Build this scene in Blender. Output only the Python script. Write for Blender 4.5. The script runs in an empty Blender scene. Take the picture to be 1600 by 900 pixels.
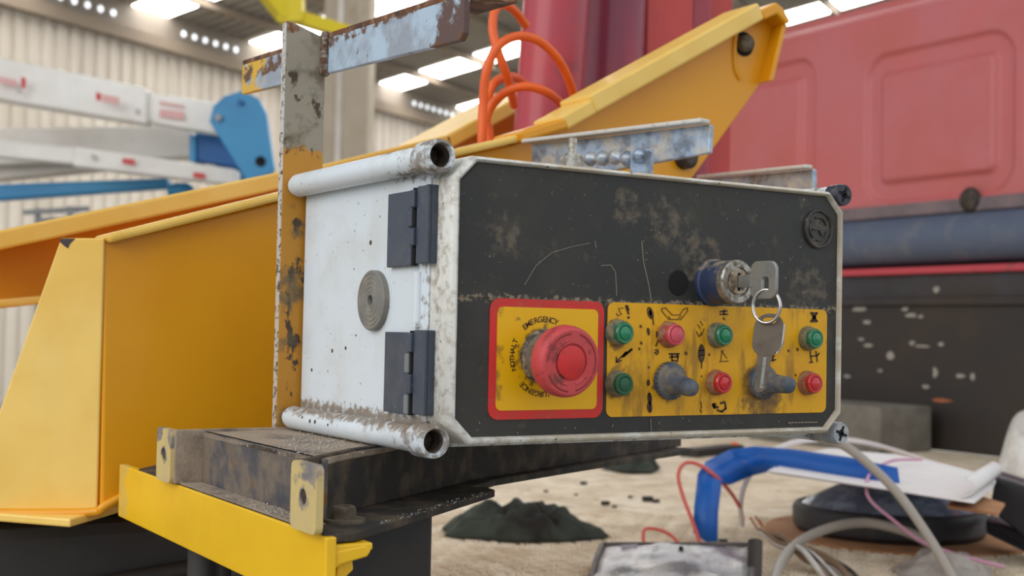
import bpy, bmesh, math, random
from mathutils import Vector, Matrix, noise
random.seed(7)
sc = bpy.context.scene
COL = sc.collection

# ------------------------------------------------------------------ camera
ZO = 1.15                      # world height of the control box's lower panel edge above the hall floor
F = 2040.0                     # focal length in pixels of a 1600 x 900 picture
CR = Vector((0.84797684, -0.52963689, 0.02049503))     # camera right
CD = Vector((0.03456603, 0.01667418, -0.99926331))     # camera down
CF = Vector((0.52890497, 0.84806057, 0.03244676))      # camera forward
CL = Vector((-0.35952273, -0.6352395, 0.06035566))     # camera place (box frame)
cam = bpy.data.cameras.new('camera')
cam.sensor_width = 36.0
cam.lens = F / 1600 * 36.0
cam.clip_start = 0.02; cam.clip_end = 300
cam.dof.use_dof = True
cam.dof.focus_distance = 0.80
cam.dof.aperture_fstop = 12.5
camo = bpy.data.objects.new('camera', cam)
m = Matrix((( CR.x, -CD.x, -CF.x, CL.x), (CR.y, -CD.y, -CF.y, CL.y), (CR.z, -CD.z, -CF.z, CL.z + ZO), (0, 0, 0, 1)))
camo.matrix_world = m
COL.objects.link(camo)
sc.camera = camo

# ------------------------------------------------------------------ world, light, exposure
world = bpy.data.worlds.new('world'); sc.world = world
world.use_nodes = True
bg = world.node_tree.nodes['Background']
bg.inputs[0].default_value = (0.90, 0.95, 1.0, 1)
bg.inputs[1].default_value = 1.0
# the open bay of the hall, on the left of and behind the camera: daylight comes in there
ld = bpy.data.lights.new('bay_daylight', 'AREA'); ld.shape = 'RECTANGLE'; ld.size = 6.0; ld.size_y = 4.0
ld.energy = 210; ld.color = (1.0, 0.97, 0.93)
lo = bpy.data.objects.new('bay_daylight', ld); COL.objects.link(lo)
lo.location = (-6.0, -1.2, 4.2)
lo.rotation_euler = (Vector((0.1, 0.1, 1.2)) - Vector(lo.location)).to_track_quat('-Z', 'Y').to_euler()
sc.view_settings.view_transform = 'Standard'
sc.view_settings.look = 'None'
sc.view_settings.exposure = 0.0
sc.view_settings.gamma = 1.0
sc.view_settings.use_curve_mapping = False

# ------------------------------------------------------------------ pixel helpers (points of the box frame)
def ray(x, y): return CR * ((x - 800) / F) + CD * ((y - 450) / F) + CF
def D(x, y, t): return CL + ray(x, y) * t                 # at a depth
def P(x, y, ax, v):                                        # on a plane x / y / z = v
    d = ray(x, y); i = 'xyz'.index(ax)
    return CL + d * ((v - CL[i]) / d[i])
def depth(p): return (p - CL).dot(CF)

# ------------------------------------------------------------------ materials
def S(r, g, b):
    f = lambda c: (c / 255 / 12.92) if c / 255 <= .04045 else ((c / 255 + .055) / 1.055) ** 2.4
    return (f(r), f(g), f(b))
MATS = {}
def mat(name, c, rough=.5, metal=0.0, layers=(), bump=None, emit=None, alpha=1.0, trans=0.0, coat=0.0, spec=.5, var=None):
    m = bpy.data.materials.new(name); m.use_nodes = True; MATS[name] = m
    nt = m.node_tree; N = nt.nodes; L = nt.links
    b = N['Principled BSDF']
    b.inputs['Roughness'].default_value = rough; b.inputs['Metallic'].default_value = metal
    b.inputs['Base Color'].default_value = (*c, 1)
    b.inputs['Specular IOR Level'].default_value = spec
    if coat: b.inputs['Coat Weight'].default_value = coat; b.inputs['Coat Roughness'].default_value = .15
    if alpha < 1: b.inputs['Alpha'].default_value = alpha
    if trans: b.inputs['Transmission Weight'].default_value = trans
    if emit: b.inputs['Emission Color'].default_value = (*emit[0], 1); b.inputs['Emission Strength'].default_value = emit[1]
    geo = N.new('ShaderNodeNewGeometry')
    pos = N.new('ShaderNodeVectorMath'); pos.operation = 'SUBTRACT'; pos.inputs[1].default_value = (0, 0, ZO)
    L.new(geo.outputs['Position'], pos.inputs[0])
    sep = None
    col = None; rgh = None; met = None
    def noise_node(s, det, st, w=0.0, kind='noise'):
        mp = N.new('ShaderNodeVectorMath'); mp.operation = 'MULTIPLY'; mp.inputs[1].default_value = st
        L.new(pos.outputs[0], mp.inputs[0])
        if kind == 'vor':
            n = N.new('ShaderNodeTexVoronoi'); n.inputs['Scale'].default_value = s; L.new(mp.outputs[0], n.inputs['Vector']); return n.outputs['Distance']
        n = N.new('ShaderNodeTexNoise'); n.noise_dimensions = '4D'; n.inputs['W'].default_value = w
        n.inputs['Scale'].default_value = s; n.inputs['Detail'].default_value = det; n.inputs['Roughness'].default_value = .62
        L.new(mp.outputs[0], n.inputs['Vector']); return n.outputs['Fac']
    def mix(a, bb, fac, ca):
        mx = N.new('ShaderNodeMix'); mx.data_type = 'RGBA'
        L.new(fac, mx.inputs[0])
        if a is None: mx.inputs[6].default_value = (*ca, 1)
        else: L.new(a, mx.inputs[6])
        mx.inputs[7].default_value = (*bb, 1); return mx.outputs[2]
    def mixf(a, bv, fac, ca):
        mx = N.new('ShaderNodeMix'); mx.data_type = 'FLOAT'; L.new(fac, mx.inputs[0])
        if a is None: mx.inputs[2].default_value = ca
        else: L.new(a, mx.inputs[2])
        mx.inputs[3].default_value = bv; return mx.outputs[0]
    def ramp(v, lo, hi, a=0.0, bb=1.0):
        r = N.new('ShaderNodeMapRange'); r.interpolation_type = 'SMOOTHSTEP'
        r.inputs[1].default_value = lo; r.inputs[2].default_value = hi; r.inputs[3].default_value = a; r.inputs[4].default_value = bb
        L.new(v, r.inputs[0]); return r.outputs[0]
    def mul(a, bb):
        q = N.new('ShaderNodeMath'); q.operation = 'MULTIPLY'; L.new(a, q.inputs[0])
        if isinstance(bb, float): q.inputs[1].default_value = bb
        else: L.new(bb, q.inputs[1])
        return q.outputs[0]
    def add(a, bb):
        q = N.new('ShaderNodeMath'); q.operation = 'ADD'; L.new(a, q.inputs[0]); L.new(bb, q.inputs[1]); return q.outputs[0]
    for k, l in enumerate(layers):
        kind = l.get('kind', 'noise')
        n = noise_node(l.get('s', 10), l.get('det', 6), l.get('st', (1, 1, 1)), k * 3.7 + l.get('w0', 0), kind)
        t = l.get('t', .5); w = l.get('w', .05)
        sep = sep or N.new('ShaderNodeSeparateXYZ')
        if not sep.inputs[0].is_linked: L.new(pos.outputs[0], sep.inputs[0])
        def axis(ax): return sep.outputs['xyz'.index(ax)]
        gain = None
        for key in ('band', 'band2'):
            if key in l:
                ax, lo_, hi_ = l[key]
                g = ramp(axis(ax), lo_, hi_) if lo_ < hi_ else ramp(axis(ax), hi_, lo_, 1.0, 0.0)
                gain = g if gain is None else mul(gain, g)
        for key in ('peak', 'peak2'):
            if key in l:
                ax, c0, hw = l[key]
                q = N.new('ShaderNodeMath'); q.operation = 'SUBTRACT'; L.new(axis(ax), q.inputs[0]); q.inputs[1].default_value = c0
                ab = N.new('ShaderNodeMath'); ab.operation = 'ABSOLUTE'; L.new(q.outputs[0], ab.inputs[0])
                g = ramp(ab.outputs[0], 0.0, hw, 1.0, 0.0)
                gain = g if gain is None else mul(gain, g)
        if 'dist' in l:                                    # patches of dirt around given points
            g = None
            for (pt, r) in l['dist']:
                q = N.new('ShaderNodeVectorMath'); q.operation = 'DISTANCE'; L.new(pos.outputs[0], q.inputs[0]); q.inputs[1].default_value = pt
                gg = ramp(q.outputs['Value'], r * .35, r, 1.0, 0.0)
                if g is None: g = gg
                else:
                    mxn = N.new('ShaderNodeMath'); mxn.operation = 'MAXIMUM'; L.new(g, mxn.inputs[0]); L.new(gg, mxn.inputs[1]); g = mxn.outputs[0]
            gain = g if gain is None else mul(gain, g)
        if kind == 'vor':
            f = ramp(n, t - w, t + w, 1.0, 0.0)
            if gain is not None: f = mul(f, gain)
        elif gain is not None:                             # the mask shifts the threshold, so its edge stays ragged
            v = add(n, mul(gain, l.get('push', .35)))
            f = ramp(v, t + l.get('push', .35) - w - .0, t + l.get('push', .35) + w)
            if l.get('hard', True): f = mul(f, ramp(gain, 0.02, 0.2))
        else:
            f = ramp(n, t - w, t + w)
        f = mul(f, float(l.get('amt', 1.0)))
        col = mix(col, l['c'], f, c)
        if 'rough' in l: rgh = mixf(rgh, l['rough'], f, rough)
        if 'metal' in l: met = mixf(met, l['metal'], f, metal)
    if var:
        n = noise_node(var[0], 4, (1, 1, 1), 11.0)
        hs = N.new('ShaderNodeHueSaturation')
        r = ramp(n, .25, .75, 1 - var[1], 1 + var[1]); L.new(r, hs.inputs['Value'])
        if col is None: hs.inputs['Color'].default_value = (*c, 1)
        else: L.new(col, hs.inputs['Color'])
        col = hs.outputs[0]
    if col is not None: L.new(col, b.inputs['Base Color'])
    if rgh is not None: L.new(rgh, b.inputs['Roughness'])
    if met is not None: L.new(met, b.inputs['Metallic'])
    if bump:
        n = noise_node(bump[0], 5, bump[2] if len(bump) > 2 else (1, 1, 1), 5.0)
        bp = N.new('ShaderNodeBump'); bp.inputs['Strength'].default_value = bump[1]; bp.inputs['Distance'].default_value = .002
        L.new(n, bp.inputs['Height']); L.new(bp.outputs[0], b.inputs['Normal'])
    return m

DUST = S(150, 132, 108); GRIME = S(92, 78, 64); RUST = S(112, 70, 44)
W, H = 0.2962, 0.155
mat('white_shell', S(214, 222, 228), .45, layers=[
    dict(c=S(196, 196, 190), s=22, t=.55, w=.12, amt=.5),
    dict(c=S(126, 108, 88), s=170, t=.40, w=.10, peak=('z', .0062, .0105), push=.32, amt=.9),
    dict(c=S(112, 98, 84), s=150, t=.50, w=.08, peak=('z', .1485, .008), band2=('y', .11, .04), push=.3, amt=.85),
    dict(c=S(108, 94, 80), s=120, t=.46, w=.08, band=('z', .158, .165), band2=('y', .13, .05), push=.3, amt=.85),
    dict(c=S(118, 102, 86), s=150, t=.50, w=.08, band=('y', .055, .012), push=.22, amt=.75),
    dict(c=S(128, 112, 94), s=200, t=.52, w=.06, dist=[((-.006, .088, .077), .030)], push=.3, amt=.85),
    dict(c=S(60, 52, 46), s=58, t=.10, w=.02, kind='vor', st=(1, 1, .8), amt=.0),
    dict(c=S(70, 62, 54), s=120, t=.765, w=.012, det=2),
    dict(c=S(90, 78, 68), s=300, t=.70, w=.02, det=2, amt=.8)], bump=(260, .08))
mat('white_rim', S(214, 213, 206), .45, layers=[
    dict(c=S(150, 136, 116), s=190, t=.54, w=.1, peak=('y', .012, .012), push=.2, amt=.8),
    dict(c=S(150, 136, 116), s=140, t=.56, w=.1, amt=.6),
    dict(c=S(184, 170, 146), s=60, t=.42, w=.1, band=('x', .015, .06), push=.2, amt=.8),
    dict(c=S(70, 62, 54), s=200, t=.66, w=.03)], bump=(300, .15))
mat('panel_black', S(44, 44, 42), .48, layers=[
    dict(c=S(72, 68, 60), s=14, t=.56, w=.16, amt=.55, rough=.7),
    dict(c=S(112, 102, 86), s=70, t=.66, w=.1, amt=.5, rough=.8),
    dict(c=S(120, 108, 92), s=120, t=.52, w=.12, dist=[((.118, 0, .137), .020), ((.150, 0, .128), .028), ((.176, 0, .108), .028), ((.27, 0, .092), .03), ((.03, 0, .115), .02)], push=.25, amt=.6, rough=.8),
    dict(c=S(150, 136, 114), s=240, t=.50, w=.08, peak=('z', .0785, .006), push=.28, amt=.85, rough=.85),
    dict(c=S(150, 140, 124), s=260, t=.745, w=.015, det=2, amt=.9),
    dict(c=S(140, 128, 110), s=420, t=.70, w=.03, det=2, amt=.5)], bump=(300, .05), spec=.4)
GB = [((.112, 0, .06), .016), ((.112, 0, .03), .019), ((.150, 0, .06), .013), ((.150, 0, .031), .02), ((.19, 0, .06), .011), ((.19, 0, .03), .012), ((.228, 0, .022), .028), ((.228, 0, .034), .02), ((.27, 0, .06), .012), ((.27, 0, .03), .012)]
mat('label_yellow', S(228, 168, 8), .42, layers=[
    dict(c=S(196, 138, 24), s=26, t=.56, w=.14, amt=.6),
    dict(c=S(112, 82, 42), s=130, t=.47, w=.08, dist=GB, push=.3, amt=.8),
    dict(c=S(108, 78, 44), s=70, t=.36, w=.10, dist=[((.2310, 0, .0165), .020), ((.2250, 0, .030), .018)], push=.3, amt=.75),
    dict(c=S(120, 86, 36), s=60, t=.58, w=.06, st=(1, 1, .25), amt=.6),
    dict(c=S(118, 82, 34), s=60, t=.66, w=.05, amt=.75),
    dict(c=S(84, 62, 34), s=170, t=.70, w=.03, amt=.8)], spec=.4)
mat('estop_yellow', S(232, 176, 0), .42, layers=[
    dict(c=S(140, 104, 36), s=42, t=.50, w=.06, band=('x', .05, .026), push=.22, amt=.8),
    dict(c=S(104, 78, 40), s=130, t=.46, w=.08, dist=[((.058, 0, .046), .026)], push=.22, amt=.85),
    dict(c=S(110, 84, 40), s=80, t=.66, w=.04, amt=.8)], spec=.4)
mat('label_red', S(206, 46, 40), .45, layers=[
    dict(c=S(176, 62, 50), s=60, t=.55, w=.1, amt=.7), dict(c=S(150, 96, 78), s=220, t=.62, w=.05, amt=.6)], spec=.4)
mat('print_dark', S(62, 40, 22), .6, layers=[dict(c=S(150, 104, 30), s=260, t=.60, w=.08, amt=.6)])
mat('ink_fine', S(96, 66, 24), .6)
mat('scratch_pale', S(140, 130, 114), .7)
mat('emblem_black', S(50, 47, 43), .4, layers=[dict(c=S(110, 98, 84), s=160, t=.58, w=.1, amt=.7)])
mat('estop_red', S(200, 66, 68), .55, layers=[
    dict(c=S(190, 84, 86), s=60, t=.50, w=.15, amt=.5),
    dict(c=S(110, 50, 46), s=90, t=.60, w=.06, amt=.7),
    dict(c=S(120, 62, 52), s=90, t=.52, w=.06, dist=[((.048, -.029, .034), .010)], push=.25, amt=.8)], bump=(300, .1))
mat('estop_groove_shade', S(140, 46, 48), .7)  # darker red painted for the shaded edges of recessed arcs
mat('estop_red_core', S(208, 44, 44), .45, layers=[dict(c=S(140, 50, 46), s=140, t=.62, w=.08, amt=.6)])
mat('collar_metal', S(140, 136, 128), .45, .6, layers=[dict(c=S(104, 94, 80), s=140, t=.50, w=.1, rough=.9, metal=0.0)])
mat('collar_dark', S(70, 64, 58), .7, layers=[dict(c=DUST, s=220, t=.52, w=.1)])
mat('lens_green', S(10, 112, 74), .22, coat=.4, layers=[dict(c=S(60, 98, 76), s=150, t=.58, w=.1, amt=.6, rough=.6)])
mat('lens_green_core', S(18, 126, 82), .25, coat=.4)
mat('lens_green_dull', S(32, 90, 60), .5, layers=[dict(c=S(70, 84, 62), s=150, t=.55, w=.1, amt=.6, rough=.8)])
mat('lens_red', S(190, 24, 30), .22, coat=.4, layers=[dict(c=S(140, 50, 44), s=150, t=.62, w=.1, amt=.6, rough=.6)])
mat('lens_red_core', S(200, 34, 38), .25, coat=.4)
mat('lens_pink', S(206, 68, 84), .3, coat=.3, layers=[dict(c=S(186, 96, 98), s=150, t=.55, w=.1, amt=.6, rough=.6)])
mat('button_sleeve', S(70, 92, 78), .6, layers=[dict(c=S(140, 124, 96), s=240, t=.46, w=.12, amt=.9)])
mat('button_sleeve_red', S(150, 60, 52), .6, layers=[dict(c=S(150, 124, 90), s=240, t=.48, w=.12, amt=.9)])
mat('boot_rubber', S(74, 84, 98), .55, layers=[dict(c=S(128, 118, 102), s=120, t=.52, w=.12, amt=.8, rough=.9), dict(c=S(40, 46, 56), s=60, t=.58, w=.1, amt=.6)])
mat('barrel_blue', S(44, 58, 90), .5, layers=[dict(c=S(146, 130, 106), s=170, t=.50, w=.1, band=('z', .088, .104), push=.3, amt=.95, rough=.95), dict(c=S(70, 72, 84), s=60, t=.55, w=.1, amt=.6)])
mat('bezel_steel', S(172, 168, 160), .32, .85, layers=[dict(c=S(104, 92, 76), s=200, t=.52, w=.1, rough=.85, metal=.1)])
mat('lock_core', S(168, 152, 132), .4, .75, layers=[dict(c=S(100, 80, 60), s=260, t=.54, w=.08, rough=.85, metal=.1)])
mat('slot_black', S(14, 12, 11), .9)
mat('key_steel', S(150, 152, 150), .40, .75, layers=[dict(c=S(138, 132, 120), s=60, t=.5, w=.14, rough=.6, metal=.4), dict(c=S(90, 80, 68), s=200, t=.64, w=.05, rough=.8, metal=.1)])
mat('key_dull', S(108, 97, 85), .55, .35, layers=[dict(c=S(96, 86, 74), s=70, t=.55, w=.12, rough=.7)])
mat('ring_steel', S(206, 204, 200), .22, 1.0)
mat('hinge_slate', S(60, 68, 82), .45, layers=[dict(c=S(80, 86, 96), s=50, t=.56, w=.12, amt=.6), dict(c=S(112, 108, 100), s=260, t=.66, w=.05, amt=.7)])
mat('hinge_pale', S(120, 122, 124), .5)
mat('plug_grey', S(122, 120, 114), .6, layers=[dict(c=S(150, 140, 122), s=160, t=.56, w=.1, amt=.6), dict(c=S(96, 92, 86), s=60, t=.56, w=.1, amt=.6)])
mat('bore_brown', S(92, 78, 66), .95, layers=[dict(c=S(50, 42, 36), s=130, t=.5, w=.1)])
mat('cap_black', S(46, 48, 58), .45, layers=[dict(c=S(96, 90, 86), s=150, t=.6, w=.08, amt=.7)])
mat('cap_grey', S(150, 156, 164), .5, layers=[dict(c=S(190, 188, 182), s=120, t=.55, w=.1), dict(c=S(110, 96, 78), s=220, t=.62, w=.06)])
# steelwork
mat('post_worn', S(190, 132, 36), .5, layers=[
    dict(c=S(152, 142, 124), s=40, t=.26, w=.05, band=('z', .172, .190), push=.5, rough=.6),
    dict(c=S(120, 112, 98), s=60, t=.60, w=.08, band=('z', .16, .2), push=.4, rough=.65),
    dict(c=S(74, 60, 48), s=80, t=.60, w=.03, st=(1, 1, .6), rough=.8),
    dict(c=S(118, 74, 44), s=44, t=.50, w=.04, band=('z', .252, .266), push=.4, rough=.85),
    dict(c=S(100, 88, 66), s=36, t=.60, w=.05, amt=.8)], bump=(160, .25))
mat('edge_bare', S(214, 210, 204), .4, .5, layers=[dict(c=S(90, 76, 62), s=240, t=.55, w=.06, metal=0.0, rough=.8)])
mat('bar_worn', S(176, 196, 214), .5, layers=[
    dict(c=S(150, 158, 170), s=30, t=.5, w=.1),
    dict(c=S(98, 76, 72), s=34, t=.47, w=.03, band=('y', .12, .03), push=.45, rough=.8),
    dict(c=S(110, 76, 54), s=90, t=.56, w=.04, band=('z', .240, .228), push=.35, rough=.85),
    dict(c=S(104, 78, 62), s=90, t=.50, w=.05, band=('z', .249, .256), push=.4, rough=.85),
    dict(c=S(100, 78, 64), s=170, t=.66, w=.03, st=(1, 1, .35), rough=.8),
    dict(c=S(216, 172, 66), s=46, t=.47, w=.03, band=('y', .30, .33), push=.4)], bump=(200, .3))
mat('rusty', RUST, .85, layers=[dict(c=S(150, 120, 96), s=120, t=.55, w=.08), dict(c=S(70, 50, 38), s=60, t=.55, w=.08)], bump=(300, .5))
mat('weld', S(150, 140, 130), .5, .4, layers=[dict(c=S(100, 70, 50), s=180, t=.5, w=.08, metal=0.0, rough=.9)], bump=(200, .6))
mat('channel_black', S(64, 66, 74), .55, layers=[
    dict(c=S(128, 112, 94), s=34, t=.50, w=.12, amt=.85, rough=.9),
    dict(c=S(190, 184, 176), s=150, t=.71, w=.02, det=3),
    dict(c=S(120, 82, 40), s=50, t=.64, w=.05, rough=.8)], bump=(160, .2))
mat('channel_dusty', S(164, 146, 126), .95, layers=[dict(c=S(112, 100, 90), s=30, t=.56, w=.12), dict(c=S(168, 156, 140), s=240, t=.60, w=.05)], bump=(300, .5))
mat('channel_dark', S(46, 41, 36), .8, layers=[dict(c=S(88, 74, 58), s=44, t=.56, w=.12), dict(c=S(150, 136, 118), s=260, t=.70, w=.03)], bump=(260, .3))
mat('lug_yellow', S(206, 182, 118), .6, layers=[
    dict(c=S(112, 110, 112), s=90, t=.48, w=.05, dist=[((-.0945, -.0135, -.0265), .0115), ((-.0945, .221, -.026), .0105)], push=.25),
    dict(c=S(120, 116, 116), s=60, t=.52, w=.05, band=('z', -.026, -.016), push=.25),
    dict(c=S(90, 66, 46), s=90, t=.64, w=.03), dict(c=S(188, 166, 130), s=40, t=.5, w=.1, amt=.6)], bump=(200, .15))
mat('bolt_brown', S(112, 100, 84), .9, layers=[dict(c=S(80, 70, 58), s=100, t=.5, w=.1)], bump=(300, .3))
mat('swarf', S(188, 184, 178), .4, .5)
mat('bracket_yellow', S(240, 190, 20), .42, layers=[dict(c=S(222, 168, 20), s=14, t=.55, w=.2, amt=.6), dict(c=S(150, 110, 50), s=160, t=.70, w=.03, amt=.8), dict(c=S(206, 176, 96), s=20, t=.5, w=.1, band=('y', .29, .33), push=.3, amt=.8)], coat=.1)
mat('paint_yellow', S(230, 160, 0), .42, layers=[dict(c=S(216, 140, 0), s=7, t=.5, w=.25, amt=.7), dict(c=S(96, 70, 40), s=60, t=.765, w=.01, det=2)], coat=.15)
mat('paint_yellow_lit', S(244, 206, 112), .45, layers=[dict(c=S(240, 206, 122), s=26, t=.56, w=.1, st=(1, 1, .3), amt=.7), dict(c=S(226, 174, 56), s=9, t=.5, w=.2, amt=.7)], coat=.1)  # paler copy of the frame's yellow, painted on faces that catch the light
mat('bare_purple', S(62, 50, 56), .6)
mat('galvanised', S(168, 184, 204), .38, .55, layers=[dict(c=S(120, 128, 140), s=60, t=.52, w=.1), dict(c=S(196, 190, 178), s=50, t=.56, w=.1, metal=.2), dict(c=S(120, 84, 54), s=120, t=.68, w=.04, metal=0.0, rough=.9)], bump=(120, .25))
mat('galvanised_edge', S(206, 202, 194), .5, .2, layers=[dict(c=S(150, 134, 116), s=140, t=.64, w=.08)])
mat('zinc_bolt', S(196, 194, 188), .4, .6, layers=[dict(c=S(150, 140, 124), s=160, t=.5, w=.1)])
mat('red_paint', S(176, 44, 50), .42, layers=[dict(c=S(158, 60, 78), s=6, t=.5, w=.15, amt=.8), dict(c=S(110, 50, 60), s=26, t=.66, w=.06, amt=.6)], coat=.15)
mat('red_paint_dark', S(164, 52, 66), .42, layers=[dict(c=S(118, 52, 76), s=9, t=.50, w=.12, st=(1, 1, .3), amt=.9), dict(c=S(54, 36, 50), s=16, t=.62, w=.06, st=(1, 1, .4), amt=.7)], coat=.1)
mat('red_flat', S(196, 70, 62), .5, layers=[dict(c=S(180, 56, 56), s=8, t=.5, w=.2)])
mat('hose_orange', S(236, 104, 28), .45, layers=[dict(c=S(214, 84, 30), s=30, t=.5, w=.15, amt=.7)])
mat('dark_steel', S(48, 42, 38), .6, .2, layers=[dict(c=S(80, 66, 54), s=60, t=.55, w=.1)])
# truck cab and deck
mat('cab_red', S(196, 98, 94), .6, layers=[dict(c=S(190, 110, 116), s=2.2, t=.5, w=.2, amt=.8), dict(c=S(186, 94, 84), s=4.0, t=.55, w=.15, amt=.6), dict(c=S(206, 120, 116), s=30, t=.70, w=.05, amt=.5)], coat=.1)
mat('cab_ledge', S(128, 110, 112), .7, layers=[dict(c=S(104, 92, 96), s=12, t=.5, w=.15)])
mat('rubber_blue', S(84, 94, 114), .6, layers=[dict(c=S(110, 112, 120), s=14, t=.6, w=.1, amt=.7)])
mat('cab_black', S(42, 38, 36), .6, layers=[dict(c=S(58, 46, 36), s=4, t=.5, w=.2), dict(c=S(150, 146, 140), s=9, t=.735, w=.012, det=2, st=(1, 1, 1.0)), dict(c=S(72, 76, 90), s=5, t=.5, w=.2, band=('z', .1, .24), push=.3, amt=.5)])
mat('paint_chip', S(160, 152, 142), .8)
mat('cab_stripe', S(188, 66, 76), .5, layers=[dict(c=S(130, 70, 72), s=10, t=.62, w=.05)])
mat('block_grey', S(128, 122, 112), .85, layers=[dict(c=S(106, 100, 90), s=12, t=.5, w=.15)])
mat('deck_dust', S(238, 224, 200), .95, layers=[dict(c=S(216, 198, 170), s=9, t=.52, w=.15), dict(c=S(244, 234, 214), s=22, t=.58, w=.1), dict(c=S(112, 88, 64), s=30, t=.66, w=.05, amt=.7)], bump=(80, .5))
mat('deck_tan', S(230, 212, 184), .95, layers=[dict(c=S(200, 178, 148), s=9, t=.52, w=.15), dict(c=S(240, 228, 206), s=22, t=.58, w=.1), dict(c=S(118, 94, 70), s=30, t=.64, w=.05, amt=.7)], bump=(80, .5))  # plate slightly darker than the tread bars so their pattern shows
mat('cloth_dark', S(48, 52, 46), .95, layers=[dict(c=S(66, 74, 62), s=12, t=.5, w=.15), dict(c=S(34, 30, 26), s=9, t=.55, w=.1)])
mat('blue_plastic', S(10, 100, 190), .4, layers=[dict(c=S(12, 86, 174), s=8, t=.5, w=.2)])
mat('paper_white', S(236, 232, 230), .9, var=(30, .04))
mat('paper_edge', S(196, 196, 214), .9)
mat('reel_black', S(46, 44, 46), .55, layers=[dict(c=S(80, 74, 68), s=18, t=.6, w=.1, amt=.6)])
mat('film_gleam', S(176, 190, 210), .12, alpha=.88, spec=.9, layers=[dict(c=S(122, 134, 154), s=26, t=.48, w=.1)], bump=(40, .9))  # pale near-opaque blue stands in for reflections on the film
mat('cardboard', S(190, 140, 96), .9, layers=[dict(c=S(164, 116, 78), s=12, t=.5, w=.15)])
mat('cable_grey', S(168, 160, 150), .55); mat('cable_white', S(222, 212, 208), .55)
mat('cable_pink', S(206, 150, 176), .5); mat('wire_red', S(216, 92, 80), .5)
mat('wire_copper', S(170, 96, 56), .5); mat('wire_black', S(66, 60, 56), .6); mat('wire_brown', S(128, 104, 80), .7)
mat('box_black', S(50, 50, 56), .45); mat('bag_white', S(222, 218, 212), .6, layers=[dict(c=S(196, 190, 182), s=16, t=.5, w=.1)], bump=(30, .6))
mat('tray_clear', S(164, 160, 162), .25, alpha=.6, spec=.7, layers=[dict(c=S(112, 116, 130), s=14, t=.5, w=.1), dict(c=S(206, 200, 190), s=20, t=.6, w=.06)], bump=(40, .6))
mat('tape_pale', S(176, 170, 178), .6); mat('tray_rim', S(104, 92, 84), .6, layers=[dict(c=S(72, 64, 60), s=20, t=.5, w=.1)])
mat('crumb_dark', S(50, 44, 40), .8)
mat('chassis_black', S(44, 42, 42), .6, layers=[dict(c=S(66, 62, 60), s=7, t=.55, w=.15, amt=.6), dict(c=S(84, 80, 78), s=40, t=.70, w=.04)])
mat('block_black', S(36, 34, 36), .55, layers=[dict(c=S(150, 144, 138), s=40, t=.755, w=.01, det=1), dict(c=S(58, 50, 44), s=20, t=.55, w=.12, amt=.6)])
# hall
mat('lift_white', S(248, 246, 240), .4, layers=[dict(c=S(222, 216, 208), s=2, t=.5, w=.2)])
mat('lift_cream', S(236, 228, 218), .5, layers=[dict(c=S(206, 196, 184), s=1.5, t=.5, w=.2)])
mat('lift_blue', S(44, 140, 190), .4, layers=[dict(c=S(38, 124, 176), s=3, t=.5, w=.2)])
mat('lift_blue_dark', S(16, 92, 156), .5)
mat('decal_red', S(206, 62, 62), .5); mat('decal_pale', S(226, 176, 172), .6); mat('decal_grey', S(196, 184, 180), .6)
mat('hall_cladding', S(206, 198, 186), .6, layers=[dict(c=S(190, 180, 166), s=.35, t=.5, w=.2), dict(c=S(176, 164, 148), s=1.2, t=.62, w=.1, st=(1, 1, .2), amt=.6)])
mat('hall_roof', S(150, 144, 136), .7, layers=[dict(c=S(128, 122, 114), s=.4, t=.5, w=.2)])
mat('hall_fascia', S(132, 122, 110), .8)
mat('hall_beam', S(134, 120, 104), .8)
mat('column_concrete', S(200, 186, 166), .9, layers=[dict(c=S(176, 160, 138), s=1.8, t=.52, w=.15), dict(c=S(150, 124, 92), s=3, t=.66, w=.05, st=(1, 1, .4), amt=.6)])
mat('crane_yellow', S(232, 208, 20), .5)
mat('skylight', S(250, 250, 250), .6, emit=((1, .99, .97), 12.0))
mat('gap_light', S(250, 250, 250), .6, emit=((.86, .92, 1.0), 1.5))
mat('floor_concrete', S(150, 144, 134), .8, layers=[dict(c=S(128, 122, 112), s=.8, t=.5, w=.2)])
mat('tube_grey', S(150, 152, 154), .5)

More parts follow.
